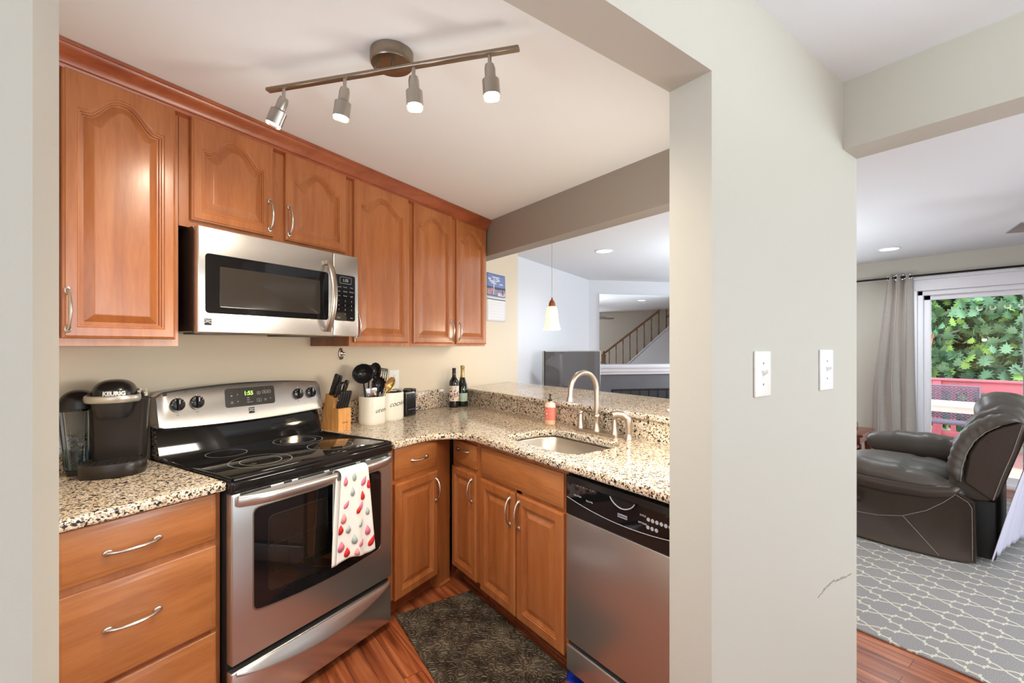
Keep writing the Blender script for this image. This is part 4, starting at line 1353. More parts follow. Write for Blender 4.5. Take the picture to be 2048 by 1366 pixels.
UC = Matrix.Translation((*kxy(1.955, 2.185).xy, TOP)) @ Matrix.Rotation(A, 4, 'Z')
def tool(name, label, foot, tip, roll=0.0):
    """A utensil leaning in the crock: local z runs from foot to tip, local -y is its front."""
    f, tp = Vector(foot), Vector(tip)
    z = (tp - f).normalized(); y = Vector((0.5, 0.85, 0)); y = (y - z * y.dot(z)).normalized(); x = y.cross(z)
    R3 = Matrix((x, y, z)).transposed().to_4x4()
    o = thing(name, label, 'utensil', group='cooking tools in the crock'); o.matrix_world = UC @ Matrix.Translation(f) @ R3 @ Matrix.Rotation(radians(roll), 4, 'Z')
    return o, (tp - f).length
def stick(o, ln, m, r0=.0045, r1=.006, flat=.7):
    b = MB(); b.tube([(0, 0, 0), (0, 0, ln * .3), (0, 0, ln)], [r0, r1, r0], 10, flat=flat, up=(1, 0, 0))
    return b.obj('handle', m, o)
def bowl(b, c, rx, rz, d, M=None):
    b.grid(lambda u, v: (c[0] + rx * (2 * u - 1) * sqrt(max(0, 1 - (2 * v - 1) ** 2)), c[1] + d * (1 - min(1, ((2 * u - 1) * sqrt(max(0, 1 - (2 * v - 1) ** 2))) ** 2 + (2 * v - 1) ** 2)), c[2] + rz * (2 * v - 1)), 18, 20, M=M)
o, L = tool('ladle', 'big black ladle leaning left in the crock', (-.034, .0, .02), (-.075, -.010, .262))
stick(o, L, 'black_plastic'); b = MB(); bowl(b, (0, -.012, L + .050), .062, .060, .045); b.obj('bowl', 'black_plastic', o, solid=.003, smooth=70)
o, L = tool('cooking_spoon', 'black oval cooking spoon standing tallest in the crock', (.014, .010, .02), (.040, .020, .285))
stick(o, L, 'black_plastic'); b = MB(); bowl(b, (0, -.006, L + .035), .036, .052, .022); b.obj('bowl', 'black_plastic', o, solid=.003, smooth=70)
o, L = tool('ladle', 'second black ladle half hidden behind the cooking spoon', (-.006, .042, .02), (.020, .050, .285))
stick(o, L, 'black_plastic'); b = MB(); bowl(b, (0, -.006, L + .030), .040, .042, .03); b.obj('bowl', 'black_plastic', o, solid=.003, smooth=70)
o, L = tool('slotted_turner', 'black slotted turner upright at the right of the crock', (.042, .026, .02), (.082, .022, .232))
stick(o, L, 'black_plastic')
b = MB()
W_ = .036
for k in range(6): b.box(-W_ + .0132 * k, -W_ + .0132 * k + .006, -.003, 0, L + .025, L + .090, .001)
b.box(-W_, W_, -.003, 0, L + .088, L + .105, .002); b.loft([[(-.010, -.003, L - .02), (.010, -.003, L - .02), (.010, 0, L - .02), (-.010, 0, L - .02)], [(-W_, -.003, L + .012), (W_, -.003, L + .012), (W_, 0, L + .012), (-W_, 0, L + .012)], [(-W_, -.003, L + .026), (W_, -.003, L + .026), (W_, 0, L + .026), (-W_, 0, L + .026)]])
b.obj('blade', 'black_plastic', o)
o, L = tool('pasta_fork', 'black pasta fork with curled teeth at the front of the crock', (.002, -.036, .02), (.006, -.045, .225))
stick(o, L, 'black_plastic', .007, .010)
b = MB(); bowl(b, (0, -.008, L + .015), .040, .048, .028)
for k in range(7):
    a = radians(20 + 140 * k / 6); x_, z_ = .040 * cos(a), L + .015 + .048 * sin(a)
    b.tube([(x_, -.008, z_), (x_ * 1.02, -.020, z_ + .004), (x_ * .95, -.034, z_ - .004)], [.0042, .0038, .0022], 8)
b.obj('head', 'black_plastic', o, solid=.0025, smooth=70)
o, L = tool('spatula', 'shiny metal spatula with copper tint low in the crock', (-.024, -.030, .02), (-.030, -.030, .170))
stick(o, L, 'copper'); b = MB(); b.loft([[(x, y, z) for x, y in rounded_rect(-w_, w_, -.002, .002, .0015, 2)] for z, w_ in ((L - .02, .010), (L, .026), (L + .045, .032), (L + .05, .028))]); b.obj('blade', 'chrome', o)
o, L = tool('whisk_spoon', 'steel slotted spoon between the pasta fork and the turner', (.026, -.022, .02), (.042, -.025, .190))
stick(o, L, 'chrome'); b = MB(); bowl(b, (0, -.006, L + .020), .024, .036, .014); b.obj('bowl', 'chrome', o, solid=.002, smooth=70)
o.name = 'slotted_spoon'
o, L = tool('serving_spoon', 'golden translucent serving spoon leaning right over the jar', (.010, .0, .05), (.090, -.035, .205), 10)
stick(o, L, 'spoon_gold'); b = MB(); bowl(b, (0, -.004, L + .032), .031, .052, .022); b.obj('bowl', 'spoon_gold', o, solid=.0025, smooth=70)

# ---- black can opener standing behind the jar
t = thing('can_opener', 'tall glossy black electric can opener right of the cookie jar', 'can opener', (*kxy(2.300, 2.225).xy, TOP), A)
b = MB(); b.box(-.055, .048, -.04, .045, 0, .168, .012, seg=3); b.box(-.045, -.01, -.046, .0, .168, .182, .004); b.box(.000, .046, -.044, .04, .160, .186, .008)
b.obj('body', 'black_plastic', t)
b = MB(); b.box(-.060, .02, -.050, -.036, .150, .166, .003); b.obj('cutter', 'lamp_steel', t)
b = MB(); b.tube([(-.045, -.052, .048), (.01, -.056, .052), (.055, -.05, .058), (.078, -.045, .060), (.088, -.04, .050), (.082, -.035, .035), (.06, -.02, .026), (.040, .0, .024)], .0035, 8)
b.obj('power_cord', 'purple_cord', t)

# ---- wine bottles in the far corner
def bottle(name, label, x, y, prof, m, parts, cat='bottle'):
    t = thing(name, label, cat, (x, y, TOP))
    b = MB(); b.lathe(prof, n=32); b.obj('glass', m, t)
    for pn, pr, pm in parts:
        b = MB(); b.lathe(pr, n=32, cap0=False, cap1=False); b.obj(pn, pm, t)
    return t
t = bottle('wine_bottle', 'dark wine bottle with a colourful picture label in the corner', 1.743, 3.126,
       [(.030, .004), (.037, 0), (.038, .006), (.038, .185), (.035, .205), (.022, .226), (.0150, .240), (.0140, .295), (.0150, .297), (.0150, .302), (.010, .303)], 'bottle_dark',
       [('foil_cap', [(.0146, .243), (.0146, .300), (.0156, .302), (.0156, .3045), (.002, .305)], 'cap_dark')])
va = atan2(-3.126, -1.743)
b = MB(); N_ = 20
b.loft([[((.0385) * cos(va + radians(-80 + 160 * k / N_)), .0385 * sin(va + radians(-80 + 160 * k / N_)), z) for k in range(N_ + 1)] for z in (.050, .168)], closed=False, cap0=False, cap1=False)
lb = b.obj('label', 'label_cream', t)
rnd = random.Random(5); pm = ['label_rust', 'label_blue', 'label_orange', 'label_teal', 'drop_rose', 'foil_gold', 'print_black']
b = MB()
for k in range(34):
    a = va + radians(rnd.uniform(-70, 70)); z = rnd.uniform(.058, .160); r_ = rnd.uniform(.004, .009); el = rnd.uniform(.5, 1.6); tw_ = rnd.uniform(0, 6)
    pts = []
    for j in range(9):
        q = 2 * pi * j / 9; du, dv = r_ * cos(q) * el, r_ * sin(q)
        du, dv = du * cos(tw_) - dv * sin(tw_), du * sin(tw_) + dv * cos(tw_)
        pts.append((.0388 * cos(a + du / .0385), .0388 * sin(a + du / .0385), max(.052, min(.166, z + dv))))
    b.add(pts, [tuple(range(9))], rnd.randrange(len(pm)))
for zc, r_, mi in ((.088, .013, 2), (.104, .012, 1)):
    b.add([(.0389 * cos(va + r_ * cos(2 * pi * j / 14) / .0385), .0389 * sin(va + r_ * cos(2 * pi * j / 14) / .0385), zc + r_ * sin(2 * pi * j / 14)) for j in range(14)], [tuple(range(14))], mi)
b.obj('label_picture', pm, lb, recalc=False)
t = bottle('wine_bottle', 'sparkling wine bottle with gold foil neck behind the picture label bottle', 1.834, 3.152,
       [(.034, .004), (.042, 0), (.044, .008), (.044, .125), (.038, .165), (.026, .205), (.0165, .240), (.0145, .255), (.0145, .305), (.017, .308), (.017, .316), (.012, .320)], 'bottle_green',
       [('foil_neck', [(.0205, .228), (.0155, .250), (.0152, .300), (.0180, .305), (.0180, .316), (.013, .3215), (.002, .322)], 'foil_gold')])
b = MB(); b.loft([[(.0445 * cos(va + radians(-60 + 120 * k / N_)), .0445 * sin(va + radians(-60 + 120 * k / N_)), z) for k in range(N_ + 1)] for z in (.040, .105)], closed=False, cap0=False, cap1=False)
b.obj('label', 'label_green', t)

# ---- hand soap
t = thing('soap_bottle', 'hand soap pump bottle with coral label beside the tap', 'soap bottle', (1.838, 2.100, TOP))
b = MB(); b.lathe([(.030, .002), (.034, 0), (.0365, .008), (.0365, .105), (.034, .120), (.024, .132), (.013, .137), (.013, .140)], n=36, sx=.72, p=2.4)
b.obj('body', 'soap_liquid', t, smooth=60)
b = MB(); b.lathe([(.0369, .026), (.0369, .104)], n=36, sx=.722, p=2.4, cap0=False, cap1=False); lb = b.obj('label', 'soap_coral', t, smooth=60)
b = MB(); b.lathe([(.0366, .1045), (.0342, .1202), (.0242, .1322)], n=36, sx=.722, p=2.4, cap0=False, cap1=False); b.obj('shoulder', 'soap_cream', t, smooth=60)
b = MB()
def sl(u, v):
    y = -u + .003
    return (-.0268 + .006 * (y / .03) ** 2 * 1.6, y, v)
SA2 = []
b2 = MB()
for ch, zz, sz, mi in (("MRS. MEYER'S", .094, .0074, 2), ('PEONY', .083, .0095, 1), ('HAND SOAP', .044, .0075, 1), ('12.5 FL OZ', .034, .0050, 1)):
    write(b2, ch, sz, lambda u, v, zz=zz: sl(u, zz + v), mi, bold=.0002)
for r0, r1, mi in ((.0115, .0095, 0), (.0075, 0.0, 1)):
    for k in range(20):
        a0, a1 = 2 * pi * k / 20, 2 * pi * (k + 1) / 20
        b2.add([sl(r0 * cos(a0), .064 + r0 * sin(a0)), sl(r0 * cos(a1), .064 + r0 * sin(a1)), sl(r1 * cos(a1), .064 + r1 * sin(a1)), sl(r1 * cos(a0), .064 + r1 * sin(a0))], [(0, 1, 2, 3)], mi)
b2.obj('label_print', ['label_teal', 'soap_cream', 'drop_red'], lb, recalc=False)
b = MB(); b.cyl((0, 0, .138), (0, 0, .152), .0125, n=20); b.cyl((0, 0, .152), (0, 0, .180), .0045, n=12); b.cyl((0, 0, .176), (0, 0, .184), .008, n=14); b.tube([(0, .002, .181), (-.016, -.022, .182), (-.019, -.027, .176)], [.0045, .0042, .0032], 10)
b.obj('pump', 'cap_dark', t)

# ---- tap and side sprayer
t = thing('faucet', 'brushed nickel gooseneck faucet with two lever handles behind the sink', 'faucet', (1.845, 1.725, TOP))
b = MB(); b.prism(rounded_rect(-.030, .030, -.165, .160, .018, 6), 0, .014, 'xy'); b.obj('base_plate', 'faucet_nickel', t)
b = MB()
b.lathe([(.026, .012), (.026, .020), (.019, .030), (.017, .085), (.020, .090), (.020, .098), (.015, .104)], n=28)
arc = [(0, 0, .10), (0, 0, .235)] + [(-.098 + .098 * cos(radians(a)), 0, .235 + .098 * sin(radians(a))) for a in range(10, 171, 10)] + [(-.1965, 0, .225), (-.200, 0, .195)]
b.tube(arc, [.0135] * (len(arc) - 1) + [.0135], 16, up=(0, 1, 0))
b.tube([(-.1985, 0, .213), (-.2005, 0, .196), (-.2015, 0, .186)], [.016, .0185, .0195], 18)
b.obj('spout', 'faucet_nickel', t, smooth=50)
for sg, yy in ((1, .122), (-1, -.128)):
    b = MB()
    b.lathe([(.024, .012), (.024, .020), (.0195, .028), (.0175, .055), (.0135, .085), (.0125, .092)], (0, yy, 0), 24)
    b.blob((0, yy, .100), (.015, .015, .013))
    b.tube([(0, yy, .102), (-.004, yy + sg * .030, .112), (-.010, yy + sg * .062, .122 if sg > 0 else .104)], [.008, .0075, .011], 12, flat=.7)
    b.obj('lever_handle', 'faucet_nickel', t, smooth=50)
t = thing('side_sprayer', 'brushed nickel side sprayer at the right of the faucet', 'sprayer', (1.842, 1.503, TOP))
b = MB(); b.lathe([(.024, 0), (.024, .008), (.018, .016), (.016, .030)], n=24); b.obj('collar', 'faucet_nickel', t)
b = MB(); b.tube([(0, 0, .028), (0, 0, .080), (-.003, .004, .108), (-.020, .020, .128), (-.042, .042, .132), (-.056, .056, .126)], [.016, .0195, .0205, .020, .0185, .0195], 18)
b.obj('spray_head', 'faucet_nickel', t, smooth=60)

# ================================================================== on the walls
def plate(name, label, cat, M, w, h, m, switch=True):
    t = thing(name, label, cat); t.matrix_world = M
    b = MB(); b.box(-w / 2, w / 2, -.006, 0, -h / 2, h / 2, .004, seg=3); p = b.obj('plate', m, t)
    if switch:
        b = MB(); b.box(-.006, .006, -.0068, -.005, -.014, .014, .0008); b.loft([[(x, -.006, z) for x, z in rounded_rect(-.0045, .0045, -.006, .008, .002, 3)], [(x, -.020, z) for x, z in rounded_rect(-.004, .004, .004, .012, .002, 3)]])
        b.obj('toggle', m, t)
        b = MB()
        for z in (.030, -.030): b.cyl((0, -.0055, z), (0, -.0070, z), .0032, n=12)
        b.obj('screw', 'coin_grey', t)
    else:
        for z in (.021, -.021):
            b = MB(); b.prism(rounded_rect(-.016, .016, z - .014, z + .014, .008, 4), -.0075, -.005, 'xz'); s_ = b.obj('socket', m, t)
            b = MB()
            for x in (-.006, .006): b.box(x - .001, x + .001, -.0078, -.0070, z - .001, z + .007)
            b.cyl((0, -.0070, z - .008), (0, -.0078, z - .008), .0024, n=10); b.obj('slot', 'print_black', s_)
    return t
plate('light_switch', 'ivory light switch plate nearer the kitchen opening', 'light switch', Matrix.Translation((1.345, .624, 1.312)), .094, .130, 'plate_white')
plate('light_switch', 'cool white light switch plate nearer the living room', 'light switch', Matrix.Translation((1.806, .624, 1.310)), .112, .139, 'plate_cool')
plate('wall_outlet', 'white wall outlet behind the cookie jar', 'outlet', KM @ Matrix.Translation((2.280, 2.335, 1.163)), .094, .130, 'plate_white', False)
t = thing('wall_hook', 'oval chrome hook on the wall under the wall cabinet', 'hook'); t.matrix_world = KM @ Matrix.Translation((1.841, 2.335, 1.345))
b = MB(); b.blob((0, -.003, 0), (.017, .006, .036)); b.tube([(0, -.004, -.030), (0, -.016, -.030), (0, -.024, -.018)], .004, 8); b.obj('back_plate', 'bronze_nickel', t)
b = MB(); b.blob((.0, -.012, .004), (.011, .008, .017)); b.blob((.004, -.026, .002), (.010, .009, .010)); b.obj('knob', 'chrome', t)
t = thing('wall_calendar', 'wall calendar with blue skyline picture right of the wall cabinets', 'calendar'); t.matrix_world = KM @ Matrix.Translation((3.575, 2.335, 1.845))
def cal_sheet(b, z0, z1, mi=0, off=0.0, x0=-.150, x1=.150, y=0.0):
    def g(u, v):
        x = x0 + (x1 - x0) * u; z = z0 + (z1 - z0) * v
        return (x, -.003 - off - .010 * max(0, (x / .15)) ** 2 * (1 - (z / .22) ** 2 * .5) + y, z)
    b.grid(g, 8, 8, mi)
b = MB(); cal_sheet(b, .012, .222); up_ = b.obj('picture_page', 'paper_sky', t, solid=.0012, smooth=80, recalc=False)
b = MB()
rnd = random.Random(9)
for k in range(10):
    x = rnd.uniform(-.13, .08); z = rnd.uniform(.12, .20); cal_sheet(b, z, z + rnd.uniform(.008, .02), 0, .0012 + k * .00005, x, x + rnd.uniform(.04, .07))
cal_sheet(b, .078, .100, 1, .0012); 
for k in range(34):
    x = rnd.uniform(-.148, .135); z = .030; cal_sheet(b, z, z + rnd.uniform(.02, .06), rnd.choice([1, 2, 2, 3]), .0013 + k * .00002, x, x + rnd.uniform(.006, .016))
cal_sheet(b, .03, .19, 0, .0018, -.045, -.03); cal_sheet(b, .02, .05, 0, .0018, .03, .14)
b.obj('picture', ['paper_cloud', 'paper_dark', 'paper_town', 'drop_rose'], up_, recalc=False)
b = MB(); cal_sheet(b, -.222, .004); lo_ = b.obj('date_page', 'paper', t, solid=.0012, smooth=80, recalc=False)
b = MB()
cal_sheet(b, -.020, -.012, 0, .0014)
for r_ in range(7): cal_sheet(b, -.045 - r_ * .027, -.0444 - r_ * .027, 1, .0014, -.13, .13)
for c_ in range(8): cal_sheet(b, -.207, -.045, 1, .0014, -.13 + c_ * .0371, -.1294 + c_ * .0371)
b.obj('date_grid', ['paper_dark', 'print_grey'], lo_, recalc=False)

# ================================================================== lamps
t = thing('track_light', 'four-head nickel track light on the kitchen ceiling', 'track light', (.542, 1.437, 2.285), radians(-50.8))
b = MB(); b.lathe([(.070, .074), (.070, .040), (.066, .034), (.030, .032)], (0.012, .030, 0), 40); b.obj('canopy', 'bronze_nickel', t)
b = MB()
b.box(-.4525, .4525, -.012, .012, -.006, .006, .004, seg=3)
for x in (-.030, .030): b.cyl((x, .004, .004), (x, .010, .038), .006, n=12)
b.obj('bar', 'bronze_nickel', t)
aims = [((.312, 1.746), (-.34, .32)), ((.462, 1.558), (-.10, .14)), ((.624, 1.367), (.02, -.06)), ((.784, 1.170), (.05, -.05))]
for (hx, hy), (tx, ty) in aims:
    lx = (Vector((hx - .542, hy - 1.437, 0))).dot(Vector((cos(radians(-50.8)), sin(radians(-50.8)), 0)))
    p = Vector((lx, 0, -.004))
    dirw = Vector((tx, ty, -1)).normalized()
    dl = Matrix.Rotation(radians(50.8), 3, 'Z') @ dirw
    b = MB(); q = p + Vector((0, 0, -.038)); b.cyl(p, q, .0058, n=12); b.blob(q, (.0075, .0075, .0075), nu=12, nv=8)
    b.tube([q - dl * .006, q + dl * .004, q + dl * .006, q + dl * .036, q + dl * .0365, q + dl * .042, q + dl * .090], [.014, .0165, .0170, .0170, .018, .0265, .0265], 28, cap=False); b.tube([q + dl * .0765, q + dl * .0775], [.0262, .0262], 24)
    h = b.obj('spot_head', 'lamp_steel', t)
    b = MB(); b.tube([q + dl * .088, q + dl * .096, q + dl * .097], [.0262, .0262, .0235], 28, cap=False); b.obj('lens_ring', 'lens_glass', h)
    b = MB(); b.tube([q + dl * .0785, q + dl * .086], [.023, .020], 24); b.obj('bulb', 'lamp_glow', h)
    tip = Vector((.542, 1.437, 2.285)) + Matrix.Rotation(radians(-50.8), 3, 'Z') @ (q + dl * .104)
    l_ = light('track_spot', 'SPOT', tip, 26 if hx > .4 else 9, (1.0, 0.86, 0.67), spot_size=radians(142), spot_blend=1.0, shadow_soft_size=.022)
    light('track_glow', 'POINT', tip, 0.5, (1.0, 0.93, 0.84), shadow_soft_size=.05)
    l_.rotation_euler = dirw.to_track_quat('-Z', 'Y').to_euler()

def recessed(label, x, y):
    t = thing('recessed_light', label, 'ceiling light', (x, y, CEIL), group='recessed lights in the living room ceiling')
    b = MB(); b.lathe([(.092, -.0005), (.092, -.004), (.086, -.007), (.076, -.005), (.074, .0)], n=40, cap0=False, cap1=False); b.obj('trim_ring', 'trim_white', t)
    b = MB(); b.lathe([(.075, -.003), (.074, -.0035)], n=36); b.obj('lens', 'ceiling_glow', t)
    light('recessed_spot', 'SPOT', (x, y, CEIL - .03), 36, (.90, .95, 1.0), spot_size=radians(160), spot_blend=.8, shadow_soft_size=.07)
recessed('recessed ceiling light seen through the opening over the bar', 3.495, 3.165)
recessed('recessed ceiling light near the grey curtain', 5.705, 1.418)

def pendant(label, x, y):
    t = thing('pendant_lamp', label, 'pendant lamp', (x, y, 1.515), group='pendant lamps over the bar')
    b = MB(); b.cyl((0, 0, .225), (0, 0, CEIL - 1.515 - .02), .0022, n=8); b.obj('cord', 'nickel', t)
    b = MB(); b.lathe([(.055, CEIL - 1.515 - .022), (.055, CEIL - 1.515 - .002)], n=28); b.obj('ceiling_rose', 'nickel', t)
    b = MB(); b.lathe([(.006, .240), (.007, .226), (.015, .218), (.023, .200), (.026, .178), (.026, .170)], n=24); b.obj('socket_cap', 'copper', t)
    b = MB(); b.lathe([(.027, .174), (.034, .168), (.041, .150), (.045, .115), (.050, .060), (.060, .018), (.066, 0.0), (.064, 0.0), (.058, .020), (.047, .062), (.042, .115), (.038, .148), (.026, .168)], n=36, cap0=False, cap1=False); b.obj('shade', 'shade_glow', t, smooth=60)
    b = MB(); b.blob((0, 0, .045), (.024, .024, .034)); b.obj('bulb', 'bulb_glow', t)
    light('pendant_point', 'POINT', (x, y, 1.505), 5, (1, .85, .62), shadow_soft_size=.03)
pendant('bell-shaped glowing pendant lamp hanging over the bar', 2.26, 2.561)
pendant('bell-shaped pendant lamp over the bar, hidden behind the column', 2.30, 1.43)
def fill_dome_lamp(label, x, y, e, zl, col):
  t = thing('fill_ceiling_lamp', label, 'added ceiling lamp', (x, y, CEIL))
  b = MB(); b.lathe([(.16, -.0005), (.16, -.02), (.15, -.024)], n=36); b.obj('lamp_base', 'nickel', t)
  b = MB(); b.lathe([(.145, -.022), (.135, -.06), (.10, -.085), (.05, -.098), (.01, -.10)], n=36); b.obj('dome', 'ceiling_glow', t)
  light('dome_fill', 'POINT', (x, y, zl), e, col, shadow_soft_size=.12)
fill_dome_lamp('made-up round dome lamp on the hall ceiling, added as fill behind the viewpoint', .10, -1.7, 6, 2.12, (1, .98, .95))  # hall lamp put in out of view as extra fill
t = thing('fill_wall_lamp', 'made-up long white wall lamp on the kitchen side of the column wall, added as fill out of view', 'wall lamp', (1.50, .746, 1.36))  # unseen lamp added to light the range wall and cabinets
b = MB(); b.box(-.34, .34, .0005, .030, -.13, .13, .006); b.obj('back_plate', 'trim_white', t)
b = MB(); b.box(-.32, .32, .030, .048, -.115, .115, .008); b.obj('diffuser', 'ceiling_glow', t)
def fill_torchiere(label, x, y, e, h=1.28):
    k = h - 1.66
    t = thing('fill_floor_lamp', label, 'floor lamp', (x, y, .0), group='made-up uplight floor lamps added as fill')
    b = MB(); b.lathe([(.13, 0), (.13, .015), (.03, .03)], n=32); b.obj('lamp_base', 'nickel', t)
    b = MB(); b.cyl((0, 0, .02), (0, 0, h), .012, n=14); b.obj('pole', 'nickel', t)
    b = MB(); b.lathe([(.02, 1.65 + k), (.10, 1.69 + k), (.17, 1.76 + k), (.168, 1.76 + k), (.098, 1.70 + k), (.02, 1.665 + k)], n=36, cap0=False, cap1=False); b.obj('bowl', 'trim_white', t)
    b = MB(); b.blob((0, 0, 1.70 + k), (.03, .03, .03)); b.obj('bulb', 'bulb_glow', t)
    light('uplight', 'SPOT', (x, y, 1.77 + k), e, (.84, .93, 1.0), (radians(180), 0, 0), spot_size=radians(165), spot_blend=.5, shadow_soft_size=.14)
fill_torchiere('made-up uplight floor lamp in the hall, added as fill behind the viewpoint', .75, -1.25, 116)  # lamp put in out of view to brighten the hall ceiling
fill_torchiere('made-up uplight floor lamp in the living room, added as fill behind the column', 4.30, 2.12, 58)  # hidden lamp added to brighten the living room ceiling

# ================================================================== living room
# ---- rug
b = MB(); b.box(2.682, 6.05, -.72, 1.95, 0.0005, 0.012, .004)
tag(b.obj('area_rug', 'rug_trellis', recenter=True), 'large grey rug with cream trellis pattern under the recliner', 'rug')

# ---- fireplace across the corner
t = thing('fireplace', 'dark grey fireplace with white mantel and black grille', 'fireplace'); t.matrix_world = FM
b = MB()
b.box(.125, 1.78, -.11, -.001, 0, .985, .002); b.obj('surround', 'slate', t)
b = MB(); b.box(.115, 1.79, -.135, -.001, .985, 1.022, .004); b.box(.105, 1.80, -.155, -.001, 1.022, 1.075, .006); b.box(.09, 1.815, -.175, -.001, 1.075, 1.128, .006)
b.obj('mantel', 'trim_white', t)
b = MB(); b.box(.30, 1.60, -.1165, -.108, .18, .772, .002); gr = b.obj('firebox', 'slate_dark', t)
b = MB()
for a, c, z0, z1 in ((.30, 1.60, .752, .772), (.30, 1.60, .18, .20), (.30, .315, .18, .772), (1.585, 1.60, .18, .772)): b.box(a, c, -.126, -.116, z0, z1, .001)
for k in range(9): b.box(.30 + .145 * k, .312 + .145 * k, -.124, -.116, .20, .752)
for k in range(22): b.box(.315, 1.585, -.122, -.117, .21 + .025 * k, .218 + .025 * k)
b.obj('grille', 'vent_black', gr)
t = thing('wall_mirror', 'big frameless wall mirror over the white mantel, showing the stairs', 'mirror'); t.matrix_world = FM
b = MB(); b.box(.150, 1.75, -.019, -.001, 1.130, 2.160); b.obj('backing', 'trim_white', t)
b = MB(); b.box(.152, 1.748, -.020, -.0192, 1.132, 2.158); b.obj('glass', 'mirror_silver', t)

# ---- television on a low stand
TVC = Vector((3.641, 3.761, 0)); TVA = radians(-8)
t = thing('tv_stand', 'low dark stand under the television beyond the bar', 'tv stand', TVC, TVA)
b = MB(); b.box(-.52, .52, -.18, .20, .46, .50, .004); b.obj('top_board', 'table_wood', t)
for x in (-.48, .48):
    for y in (-.14, .16):
        b = MB(); b.box(x - .025, x + .025, y - .025, y + .025, 0, .46); b.obj('leg', 'table_wood', t)
b = MB(); b.box(-.50, .50, -.16, .18, .14, .17); b.obj('shelf', 'table_wood', t)
t = thing('television', 'flat grey television screen standing beyond the bar', 'television', (TVC.x, TVC.y, .50), TVA)
b = MB(); b.box(-.394, .394, .0, .045, .06, .841, .006); b.obj('housing', 'lamp_steel', t)
b = MB(); b.box(-.382, .386, -.0025, .001, .075, .831); b.obj('screen', 'tv_screen', t)
b = MB(); b.box(-.394, -.380, -.004, .001, .06, .841); b.obj('bezel', 'matte_black', t)
b = MB(); b.box(-.20, .20, -.09, .11, 0, .012, .004); b.box(-.03, .03, .01, .04, .012, .08); b.obj('foot', 'matte_black', t)

# ---- curtain on its rod
RX = 6.405; RZ = 2.150
t = thing('curtain_rod', 'thin black curtain rod above the sliding door', 'curtain rod', (RX, .5, RZ))
b = MB(); b.cyl((0, -1.35, 0), (0, 2.10, 0), .0105, n=12); b.obj('pole', 'dark_rod', t)
for y in (.072, -1.1, 1.95):
    b = MB(); b.cyl((0, y, -.002), (.094, y, -.030), .006, n=8); b.box(-.013, .013, y - .01, y + .01, -.035, -.006, .003); b.obj('bracket', 'dark_rod', t)
t = thing('curtain', 'grey grommet curtain panel gathered left of the sliding door', 'curtain', (RX, 1.50, 0))
def cur(u, v):
    z = RZ + .035 - v * (RZ + .02)
    wtop, wmid, wbot = .215, .33, .38
    w = wtop + (wmid - wtop) * min(1, v / .55) if v < .55 else wmid + (wbot - wmid) * (v - .55) / .45
    yc = .0 + .055 * min(1, v / .55)
    y = yc + w * (.5 - u)
    ph = u * 2 * pi * 3.0 + .5 * sin(3 * v + 2 * u)
    x = .048 * cos(ph) * (1 - .25 * v) + .012 * sin(ph * 2.3 + 4 * v) * v + .006 * sin(9 * v + 11 * u)
    y += .020 * sin(ph * 2) * (.4 + .6 * v)
    return (x, y, z)
b = MB(); b.grid(cur, 110, 60); cl = b.obj('cloth', 'curtain_cloth', t, solid=.003, smooth=80, recalc=False)
for y in (-.085, -.028, .03, .086):
    b = MB(); pts = [(-.004 + .028 * cos(a_) * 0 + .0, y, .0) for a_ in (0,)]
    b.tube([(.012 * sin(2 * pi * k / 20) * .3, y + .024 * cos(2 * pi * k / 20), RZ + .024 * sin(2 * pi * k / 20)) for k in range(21)], .0045, 8)
    b.obj('grommet', 'chrome', t)

# ---- nest of end tables by the curtain, with a patterned box
t = thing('end_table', 'taller reddish wooden end table with fluted legs beside the curtain', 'end table', (5.40, 1.66, .0125), radians(5))
b = MB(); b.box(-.26, .26, -.16, .18, .525, .552, .006); b.box(-.235, .235, -.135, .155, .455, .525, .003); b.obj('top_board', 'table_wood', t)
for x in (-.215, .215):
    for y in (-.115, .135):
        b = MB(); b.lathe([(.018, 0), (.022, .02), (.020, .05), (.024, .30), (.030, .40), (.030, .455)], (x, y, 0), 16, p=3); b.obj('leg', 'table_wood', t)
t = thing('end_table', 'shorter reddish end table tucked in front of the taller one', 'end table', (4.93, 1.60, .0125), radians(5))
b = MB(); b.box(-.20, .15, -.13, .14, .44, .465, .006); b.box(-.18, .13, -.11, .12, .39, .44, .003); b.obj('top_board', 'table_wood', t)
for x in (-.16, .11):
    for y in (-.09, .10):
        b = MB(); b.lathe([(.016, 0), (.020, .02), (.018, .05), (.022, .28), (.026, .36), (.026, .39)], (x, y, 0), 16, p=3); b.obj('leg', 'table_wood', t)
b = MB(); b.box(5.19, 5.53, 1.62, 1.72, .565, .637, .006)
tag(b.obj('keepsake_box', 'granite', recenter=True), 'small speckled box lying on the taller end table', 'box')

